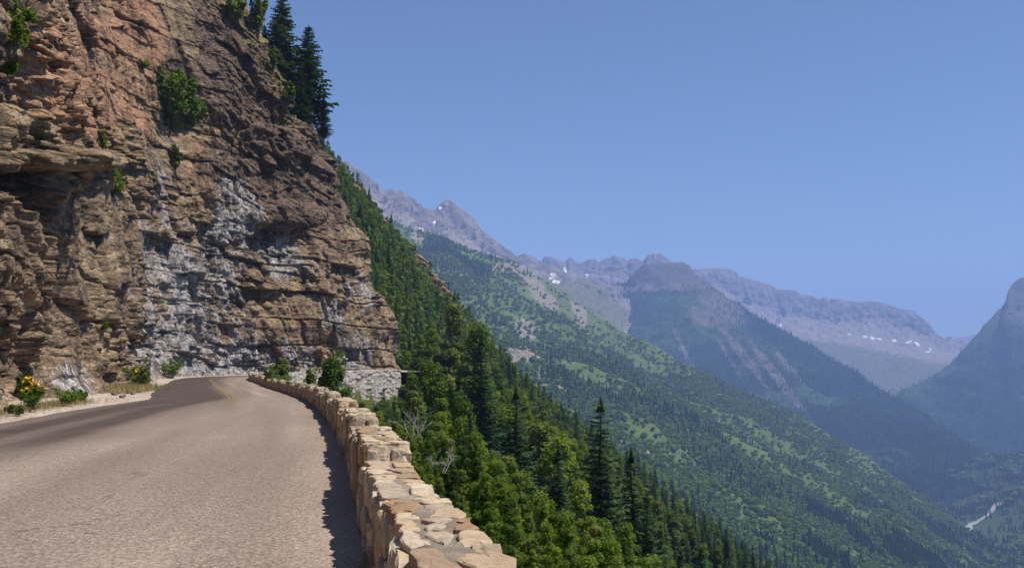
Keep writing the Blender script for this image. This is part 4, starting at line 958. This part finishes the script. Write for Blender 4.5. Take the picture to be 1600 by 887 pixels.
for lst, ms, nm, lab, grp in ((firs[:240], CF, 'fir_tree', FIRLAB, 'firs below the road'), (leafs[:260], BL, 'leafy_tree', LEAFLAB, 'leafy trees below the road')):
    for q in lst:
        if show(q) == 0: continue
        k = rg.integers(0, len(ms))
        e = plant(nm, ms[k], (None, None), (q[1], q[2], q[3]), rg.uniform(0, 6.28), 1, lab, 'tree', grp)
        zone = 'close outside the parapet wall' if q[2] < 42 else 'on the spur beyond the cliff corner' if q[2] > 180 and q[5] < 720 else 'between the retaining wall and the spur' if q[5] < 700 else 'along the lower right edge of the near wood' if q[5] > 960 else 'in the middle of the near wood'
        e['label'] = ('dark green fir ' if nm == 'fir_tree' else 'bright green leafy tree ') + zone
        e['group'] = ('firs ' if nm == 'fir_tree' else 'leafy trees ') + zone
        sx = q[4] / 10; e.scale = (sx * rg.uniform(.9, 1.15), sx * rg.uniform(.9, 1.15), sx)
        PROTO[(nm, int(k))] = [c for c in e.children if c.name.startswith('crown')][0]
rest = [q for q in firs[240:] + leafs[260:]]

# firs on top of the cliff corner
for k, (x, ytop, ybase, Y, m, lab) in enumerate([(438, -8, 150, 172, 0, 'tallest dark fir on the skyline above the cliff corner'), (480, 42, 180, 174, 2, 'dense dark fir right of the tallest one on the cliff skyline'),
                                    (505, 152, 205, 172, 1, 'smallest fir at the lower right end of the cliff skyline row'), (452, 92, 172, 170, 2, 'short dark fir in front of the tallest two on the cliff skyline'), (412, 40, 110, 174, 1, 'thin fir left of the tallest one on the cliff skyline'), (468, 110, 190, 170, 0, 'low dark fir filling the gap between the skyline firs')]):
    b = at(x, ybase, Y); tp = at(x, ytop, Y); h = tp[2] - b[2]
    e = plant('fir_tree', CF[m], (None, None), (b[0], b[1], b[2] - 1.5), k * 1.3, (h + 1.5) / 10, lab, 'tree', 'firs on the cliff skyline')
    e.scale = (e.scale[0] * 1.5, e.scale[1] * 1.5, e.scale[2])

# ------------------------------------------------------------------ far forest (one mass)
def low_fir(seed):
    rg = np.random.default_rng(seed); V, Fc = [], []
    for k, (z0, z1, r) in enumerate([(0.08, 0.55, 0.17), (0.30, 0.78, 0.125), (0.55, 1.0, 0.085)]):
        o = len(V); V.append((rg.normal(0, .01), rg.normal(0, .01), z1))
        for i in range(7):
            a = 6.283 * i / 7 + k; rr = r * rg.uniform(0.65, 1.2); V.append((math.cos(a) * rr, math.sin(a) * rr, z0 + rg.uniform(-.05, .05)))
        Fc += [(o, o + 1 + i, o + 1 + (i + 1) % 7) for i in range(7)]
    return pymesh('far_fir', V, Fc)
def low_leaf(seed):
    rg = np.random.default_rng(seed); n_ = 70; d = unit(rg.normal(0, 1, (n_, 3))); d[:, 2] = np.abs(d[:, 2]) - 0.3; C = d * rg.uniform(.35, .55, (n_, 1)) * [1, 1, .9] + [0, 0, 0.5]
    V, Q = leaf_quads(C, unit(d + rg.normal(0, .35, (n_, 3))), 0.22, rg, 0.7); return mesh_np('far_shrub', V, Q)
LOW = [low_fir(1), low_fir(2), low_leaf(3), low_leaf(4)]
for m_, mt in zip(LOW, (M_FARFIR, M_FARFIR, M_FARLEAF, M_FARLEAF)): m_.materials.append(mt)
low_objs = []
for k, (x, ytop, Y, h, lab) in enumerate([(612, 262, 368, 8, 'small dark fir on the skyline of the spur behind the cliff corner'), (577, 268, 368, 9, 'small fir nearest the cliff corner on the spur skyline'),
                                     (640, 352, 369, 5, 'round bush on the skyline of the spur behind the cliff'), (665, 372, 369, 5, 'lower round bush on the rocky edge of the spur')]):
    p = at(x, ytop, Y); z = float(hill_z(np.array([p[0]]), np.array([p[1]]))[0])
    o = bpy.data.objects.new('fir_tree' if k < 2 else 'bush', LOW[k]); COL.objects.link(o); o.location = (p[0], p[1], z - .2); o.scale = (h, h, h); tag(o, lab, 'tree' if k < 2 else 'bush'); low_objs.append(o)
def instancer(name, pts, scl, rot, idx, protos, label=None):
    me = bpy.data.meshes.new(name); me.vertices.add(len(pts)); me.vertices.foreach_set('co', np.ascontiguousarray(pts, np.float32).ravel())
    for nm, v, ty in (('scl', scl, 'FLOAT'), ('rot', rot, 'FLOAT'), ('idx', idx, 'INT')):
        a = me.attributes.new(nm, ty, 'POINT'); a.data.foreach_set('value', np.ascontiguousarray(v, np.int32 if ty == 'INT' else np.float32))
    o = bpy.data.objects.new(name, me); COL.objects.link(o)
    ng = bpy.data.node_groups.new(name, 'GeometryNodeTree'); ng.interface.new_socket('Geometry', in_out='INPUT', socket_type='NodeSocketGeometry'); ng.interface.new_socket('Geometry', in_out='OUTPUT', socket_type='NodeSocketGeometry')
    N = ng.nodes; L = ng.links; gi = N.new('NodeGroupInput'); go = N.new('NodeGroupOutput'); ip = N.new('GeometryNodeInstanceOnPoints'); gti = N.new('GeometryNodeGeometryToInstance')
    for p in reversed(protos):
        oi = N.new('GeometryNodeObjectInfo'); oi.transform_space = 'ORIGINAL'; oi.inputs['Object'].default_value = p; oi.inputs['As Instance'].default_value = True
        L.new(oi.outputs['Geometry'], gti.inputs[0])
    def at_(nm, ty):
        q = N.new('GeometryNodeInputNamedAttribute'); q.data_type = ty; q.inputs['Name'].default_value = nm; return q.outputs['Attribute']
    cx_ = N.new('ShaderNodeCombineXYZ'); L.new(at_('rot', 'FLOAT'), cx_.inputs[2])
    L.new(gi.outputs[0], ip.inputs['Points']); L.new(gti.outputs[0], ip.inputs['Instance']); ip.inputs['Pick Instance'].default_value = True
    L.new(at_('idx', 'INT'), ip.inputs['Instance Index']); L.new(cx_.outputs[0], ip.inputs['Rotation']); L.new(at_('scl', 'FLOAT'), ip.inputs['Scale']); L.new(ip.outputs[0], go.inputs[0])
    md = o.modifiers.new('scatter', 'NODES'); md.node_group = ng
    return tag(o, label, 'forest', kind='stuff')
FP = np.vstack([q[0] for q in FOREST_PTS]); FS = np.concatenate([q[1] for q in FOREST_PTS]); FR = np.concatenate([q[2] for q in FOREST_PTS]); FI = np.concatenate([q[3] for q in FOREST_PTS])
instancer('forest', FP, FS, FR, FI, low_objs, 'distant conifer and scrub forest covering the far mountain slopes')
ux = rg.uniform(-125, 150, 26000); uy = rg.uniform(14, 378, 26000); ud, _ = side_dist(ux, uy); ok = np.where(uy < 180, ud > 1.2, True) & (np.abs(ux / uy) < 0.36) & (uy > 170)
ux, uy = ux[ok], uy[ok]; us_ = rg.uniform(1.2, 3.4, len(ux)) * np.where(uy < 60, 0.6, 1.0)
instancer('undergrowth', np.c_[ux, uy, hill_z(ux, uy) - 0.3], us_, rg.uniform(0, 6.28, len(ux)), rg.choice([2, 3], len(ux)), low_objs, 'low green scrub covering the ground between the trees')
pr = [PROTO[k] for k in sorted(PROTO)]
names_ = sorted(PROTO); fi_ = [i for i, k in enumerate(names_) if k[0] == 'fir_tree']; le_ = [i for i, k in enumerate(names_) if k[0] == 'leafy_tree']
bx_ = rg.uniform(-34, 60, 13000); by_ = rg.uniform(5, 178, 13000); bd_, _ = side_dist(bx_, by_); ok = (bd_ > 0.9) & (bx_ / by_ < 0.36) & (bx_ / by_ > -0.26); bx_, by_, bd_ = bx_[ok], by_[ok], bd_[ok]
bz_ = hill_z(bx_, by_) - 0.2; bh_ = rg.uniform(1.2, 3.4, len(bx_)) * np.clip(bd_ / 5, 0.32, 1)
instancer('scrub', np.c_[bx_, by_, bz_], bh_ / 10, rg.uniform(0, 6.28, len(bx_)), rg.choice(le_, len(bx_)), pr, 'thick green scrub under the trees just outside the wall')
instancer('woodland', np.array([(q[1], q[2], q[3]) for q in rest]), np.array([q[4] / 10 for q in rest]), rg.uniform(0, 6.28, len(rest)), np.array([rg.choice(fi_) if q[0] else rg.choice(le_) for q in rest]), pr, 'dense mixed woodland on the spur and slope behind the nearer trees')

# ------------------------------------------------------------------ shrubs, flowers, grass
def put_shrub(name, seed, loc, h, w, nleaf, ls, mat, label, cat='bush', group=None):
    st_, fo, C = shrub(seed, h, w, nleaf, ls)
    return plant(name, (st_, fo), (M_BARK, mat), tuple(loc), seed * 1.1, 1, label, cat, group, ('stem', 'foliage')), C
def gp(x, y):
    r_ = at(x, y, 100.) - np.array([0, 0, CAMZ]); k = -CAMZ / r_[2]; return r_ * k + np.array([0, 0, CAMZ + 0.06])
fb, C = put_shrub('flower_bush', 601, gp(46, 646), 1.05, 1.15, 2600, 0.045, M_LEAF, 'leafy roadside bush topped with bright yellow flowers', 'bush', 'roadside plants under the cliff')
rg2 = np.random.default_rng(61); topk = np.argsort(-C[:, 2] + rg2.normal(0, .12, len(C)) + 0.15 * C[:, 0])[:170]
V, Q = leaf_quads(C[topk] + [0, 0, 0.08], unit(rg2.normal(0, .5, (170, 3)) + [0, -.4, 1]), 0.065, rg2, 0.9); link('flowers', mesh_np('flowers', V, Q), M_FLOWER, fb)
for k, (x, y, h, w, m, lab) in enumerate([(98, 637, 0.75, 1.1, M_LEAF, 'low green bush right of the yellow flowering bush'), (126, 631, 0.65, 0.8, M_LEAF, 'small green bush beside the pale rock foot of the cliff'),
                                       (24, 652, 0.35, 0.6, M_LEAF2, 'small weedy plant left of the yellow flowering bush')]):
    put_shrub('bush', 610 + k, gp(x, y), h, w, 1700, 0.045, m, lab, 'bush', 'roadside plants under the cliff')
p = gp(226, 614); fb2, C = put_shrub('flower_bush', 620, (p[0] - .3, p[1], 0.1), 2.1, 1.7, 2200, 0.075, M_LEAF2, 'tall yellow green bush at the kerb where the road bends', 'bush')
topk = np.argsort(-C[:, 2] + rg2.normal(0, .5, len(C)))[:24]; V, Q = leaf_quads(C[topk] + [0, -.1, 0.08], unit(rg2.normal(0, .5, (24, 3)) + [0, -.6, 1]), 0.08, rg2, .9); link('flowers', mesh_np('flowers', V, Q), M_FLOWER, fb2)
q = on_cliff_now(263, 583); put_shrub('bush', 623, (q[0] + 0.8, q[1] - 1.0, float(q[2]) - .6), 2.2, 2.2, 900, 0.12, M_LEAF, 'small bush with yellow flowers at the foot of the white rock', 'bush')
# shrubs growing on the cliff face
for k, (x, y, hpx, wpx, m, lab) in enumerate([(14, 78, 90, 70, M_LEAF, 'leafy shrub hanging at the upper left edge of the cliff'), (8, 130, 40, 40, M_LEAF, 'small shrub on the left edge of the cliff under the larger one'),
                                       (176, 305, 42, 46, M_LEAF, 'green shrub on the ledge right of the overhanging block'), (272, 205, 105, 62, M_LEAF, 'large dark green shrub in the cleft of the cliff'), (302, 195, 40, 34, M_LEAF, 'rounded shrub right of the large one in the cliff cleft'),
                                       (274, 262, 45, 22, M_LEAF2, 'narrow yellow green shrub below the cliff cleft'), (362, 34, 44, 50, M_LEAF2, 'olive shrub on the upper cliff below the skyline firs'), (402, 60, 70, 26, M_LEAF2, 'bright shrub strip beside the skyline firs'), (222, 108, 16, 24, M_LEAF2, 'tiny shrub in a crack of the pinkish rock'),
                                       (158, 232, 30, 16, M_LEAF2, 'small shrub in the crack above the overhanging block'), (425, 110, 40, 24, M_LEAF2, 'yellowish scrub on the cliff rim by the skyline firs'), (446, 160, 34, 24, M_LEAF2, 'lowest scrub on the cliff rim by the skyline firs'), (160, 515, 10, 12, M_LEAF, 'tiny plant low on the brown strata'), (30, 620, 34, 22, M_LEAF, 'dark plant on the rock above the flower bush')]):
    q = on_cliff_now(x, y); mpp = q[1] / F
    put_shrub('cliff_shrub', 640 + k, (q[0] + 0.15, q[1] - 0.15, q[2]), hpx * mpp, wpx * mpp, int(np.clip(1500 * hpx * wpx / 2500, 250, 3200)), max(0.05, 3.4 * mpp), m, lab, 'shrub', 'shrubs on the cliff face')
# shrubs on the outer side of the parapet
sq = np.linspace(float(s_of_y(12)), float(s_of_y(104)), 900); SQ = wpt(sq, WTH + 1.0, 0.0); sqx, sqy = project(SQ)
for k, (x, ytop, wpx, m, lab) in enumerate([(440, 562, 62, M_LEAF2, 'light green bush behind the far end of the wall'), (520, 556, 66, M_LEAF, 'tall dark green bush behind the middle of the wall'), (484, 578, 44, M_LEAF2, 'low scrub between the two bushes behind the wall'),
                                            (505, 580, 40, M_LEAF, 'small dark bush left of the tall one behind the wall'), (412, 583, 22, M_LEAF2, 'small tuft of scrub by the wall end on the bend')]):
    q = int(np.argmin(np.abs(sqx - x))); b = SQ[q]; zg = float(hill_z(b[None, 0], b[None, 1])[0]) - 0.1; zt = float(at(x, ytop, b[1])[2]); Y = b[1]
    put_shrub('bush', 690 + k, (b[0], b[1], zg), max(zt - zg, 0.8), wpx * Y / F, 3400, max(0.045, 2.6 * Y / F), m, lab, 'bush', 'bushes outside the parapet wall')
def dead_branch(seed, x, y, Y, hpx, lab):
    rg = np.random.default_rng(seed); segs = []
    def grow(p, d, L, r, dep):
        q = p + d * L; segs.append((p, r, q, r * 0.6))
        if dep == 0: return
        for _ in range(3): grow(q if rg.random() < .6 else p + d * L * .6, unit(d + rg.normal(0, .45, 3)), L * 0.68, r * 0.6, dep - 1)
    L = hpx * Y / F * 0.36
    for _ in range(5): grow(np.array([rg.normal(0, .5 * L), rg.normal(0, .3 * L), 0]), unit(np.array([rg.normal(0, .7), rg.normal(0, .4), 1])), L, 0.016 * L + .004, 3)
    tv, tf = tubes(segs, 4); b = at(x, y, Y); o = link('dead_branches', pymesh('dead_branches', tv, tf), M_DEADWOOD); o.location = tuple(b)
    tag(o, lab, 'branches')
dead_branch(1, 648, 690, 40, 70, 'bare pale dead branches in the bushes outside the wall')
dead_branch(2, 690, 738, 22, 50, 'second clump of bare dead twigs nearer along the wall')
q = on_cliff_now(286, 160); dead_branch(5, 288, 175, q[1] - 1.2, 40, 'bare white twig in the large shrub of the cliff cleft')
# grasses
def grass(name, pts, h, seed, mat, n_, spread, label, kind='stuff', bw=0.016):
    rg = np.random.default_rng(seed); pts = np.asarray(pts); k = rg.integers(0, len(pts), n_); B = pts[k] + np.c_[rg.normal(0, spread, (n_, 2)), np.zeros(n_)]
    d = unit(np.c_[rg.normal(0, .35, (n_, 2)), np.ones(n_)]); L = h * rg.uniform(.5, 1.2, n_)[:, None]; sd = unit(np.c_[rg.normal(0, 1, (n_, 2)), np.zeros(n_)]) * bw * h
    V = np.stack([B - sd, B + sd, B + d * L * .6 + sd * .6, B + d * L + np.c_[rg.normal(0, bw * 2.5 * h, (n_, 2)), np.zeros(n_)]], 1).reshape(-1, 3)
    o = link(name, mesh_np(name, V, np.arange(4 * n_).reshape(-1, 4)), mat); tag(o, label, 'grass', kind=kind)
sg = np.linspace(s_of_y(20), s_of_y(46), 60); pw = np.interp(sg, rs, w_); g1 = np.array([[*edge_at(a, -(b + 1.3)), 0.08] for a, b in zip(sg, pw)])
grass('dry_grass', g1, 0.26, 3, M_DRYGRASS, 7000, 0.5, 'dry straw coloured grass along the foot of the cliff')
g2 = np.array([gp(190 + 6 * k, 618 - 0.9 * k) for k in range(6)]); grass('pale_grass', g2 + [-.8, 2.2, .1], 0.55, 4, M_DRYGRASS, 3000, 0.7, 'clump of pale dry grass left of the tall kerb bush')
p = wpt(s_of_y(7.7), -0.10, 0.0); grass('grass_tuft', np.array([p, p + [0.03, -.25, 0]]), 0.24, 6, M_DRYGRASS, 34, 0.05, 'thin dry grass tuft growing at the road side foot of the wall', kind=None, bw=0.006)
# loose stones at the foot of the cliff
rg3 = np.random.default_rng(44)
def rock_mesh(seed):
    rg = np.random.default_rng(seed); import bmesh
    bm = bmesh.new(); bmesh.ops.create_icosphere(bm, subdivisions=1, radius=1)
    for v in bm.verts: v.co *= rg.uniform(0.7, 1.15); v.co.z *= 0.65
    me = bpy.data.meshes.new('loose_rock'); bm.to_mesh(me); bm.free(); me.materials.append(M_CLIFF); return me
RM = [rock_mesh(k) for k in range(4)]
for k in range(60):
    sr = rg3.uniform(float(s_of_y(24)), float(s_of_y(80))); p = edge_at(sr, -(np.interp(sr, rs, w_) + rg3.uniform(0.9, 2.4))); r = 0.04 + 0.26 * rg3.random() ** 2.5
    o = bpy.data.objects.new('loose_rock', RM[k % 4]); COL.objects.link(o); o.location = (p[0], p[1], 0.10 + 0.3 * r); o.scale = (r * 1.2, r, r); o.rotation_euler = (0, 0, rg3.uniform(0, 6))
    tag(o, 'small loose rock on the gravel at the foot of the cliff', 'rock', 'loose rocks under the cliff')

def outcrop(seed, x, y, Y, w, h, lab):
    import bmesh
    rg = np.random.default_rng(seed); bm = bmesh.new(); bmesh.ops.create_icosphere(bm, subdivisions=4, radius=1)
    C = np.array([v.co[:] for v in bm.verts]); C = np.sign(C) * np.abs(C) ** 0.6
    d = 0.22 * fbm(C[:, 0] * 2 + seed, C[:, 1] * 2, C[:, 2] * 2, 4, seed) + 0.16 * vnoise(np.floor(C[:, 2] * 6) * 3.3, C[:, 0] * 1.5, C[:, 1] * 1.5, seed)
    C = C * (1 + d)[:, None] * [w, w * .7, h]
    for v, c in zip(bm.verts, C): v.co = c
    me = bpy.data.meshes.new('rock_outcrop'); bm.to_mesh(me); bm.free(); o = link('rock_outcrop', me, M_CLIFF)
    p = at(x, y, Y); z = float(hill_z(np.array([p[0]]), np.array([p[1]]))[0]); o.location = (p[0], p[1], z + 0.2 * h); o.rotation_euler = (0.1, 0.55, rg.uniform(-.3, .3)); tag(o, lab, 'rock', 'rock outcrops on the spur')
for k, (x, y, w, h, lab) in enumerate([(548, 272, 4, 1.8, 'tan ledge of rock near the top of the spur skyline'), (590, 308, 3, 1.4, 'small tan outcrop on the spur skyline above the wood'), (650, 385, 4.5, 2.4, 'broken tan outcrop on the spur edge below the high ridge'), (676, 425, 4, 2.6, 'tan outcrop low on the spur edge above the leafy trees'), (690, 462, 4, 2.2, 'lowest tan outcrop at the end of the spur')]):
    outcrop(800 + k, x, y, 366, w, h, lab)

# ------------------------------------------------------------------ haze
hv = [(x, y, z) for x in (-6500, 9500) for y in (-2500, 13500) for z in (VZ - 160, 905)]
hf = [(0, 1, 3, 2), (4, 6, 7, 5), (0, 4, 5, 1), (2, 3, 7, 6), (0, 2, 6, 4), (1, 5, 7, 3)]
hm = bpy.data.materials.new('haze'); hm.use_nodes = True; hn = hm.node_tree.nodes; hn.clear()
ho = hn.new('ShaderNodeOutputMaterial'); pv = hn.new('ShaderNodeVolumePrincipled')
pv.inputs['Color'].default_value = (0.37, 0.53, 1.0, 1); pv.inputs['Density'].default_value = 1.35e-4; pv.inputs['Anisotropy'].default_value = 0.0
pv.inputs['Absorption Color'].default_value = (0, 0, 0, 1)
hm.node_tree.links.new(pv.outputs[0], ho.inputs['Volume'])
tag(link('haze', pymesh('haze', hv, hf), hm), kind='stuff')
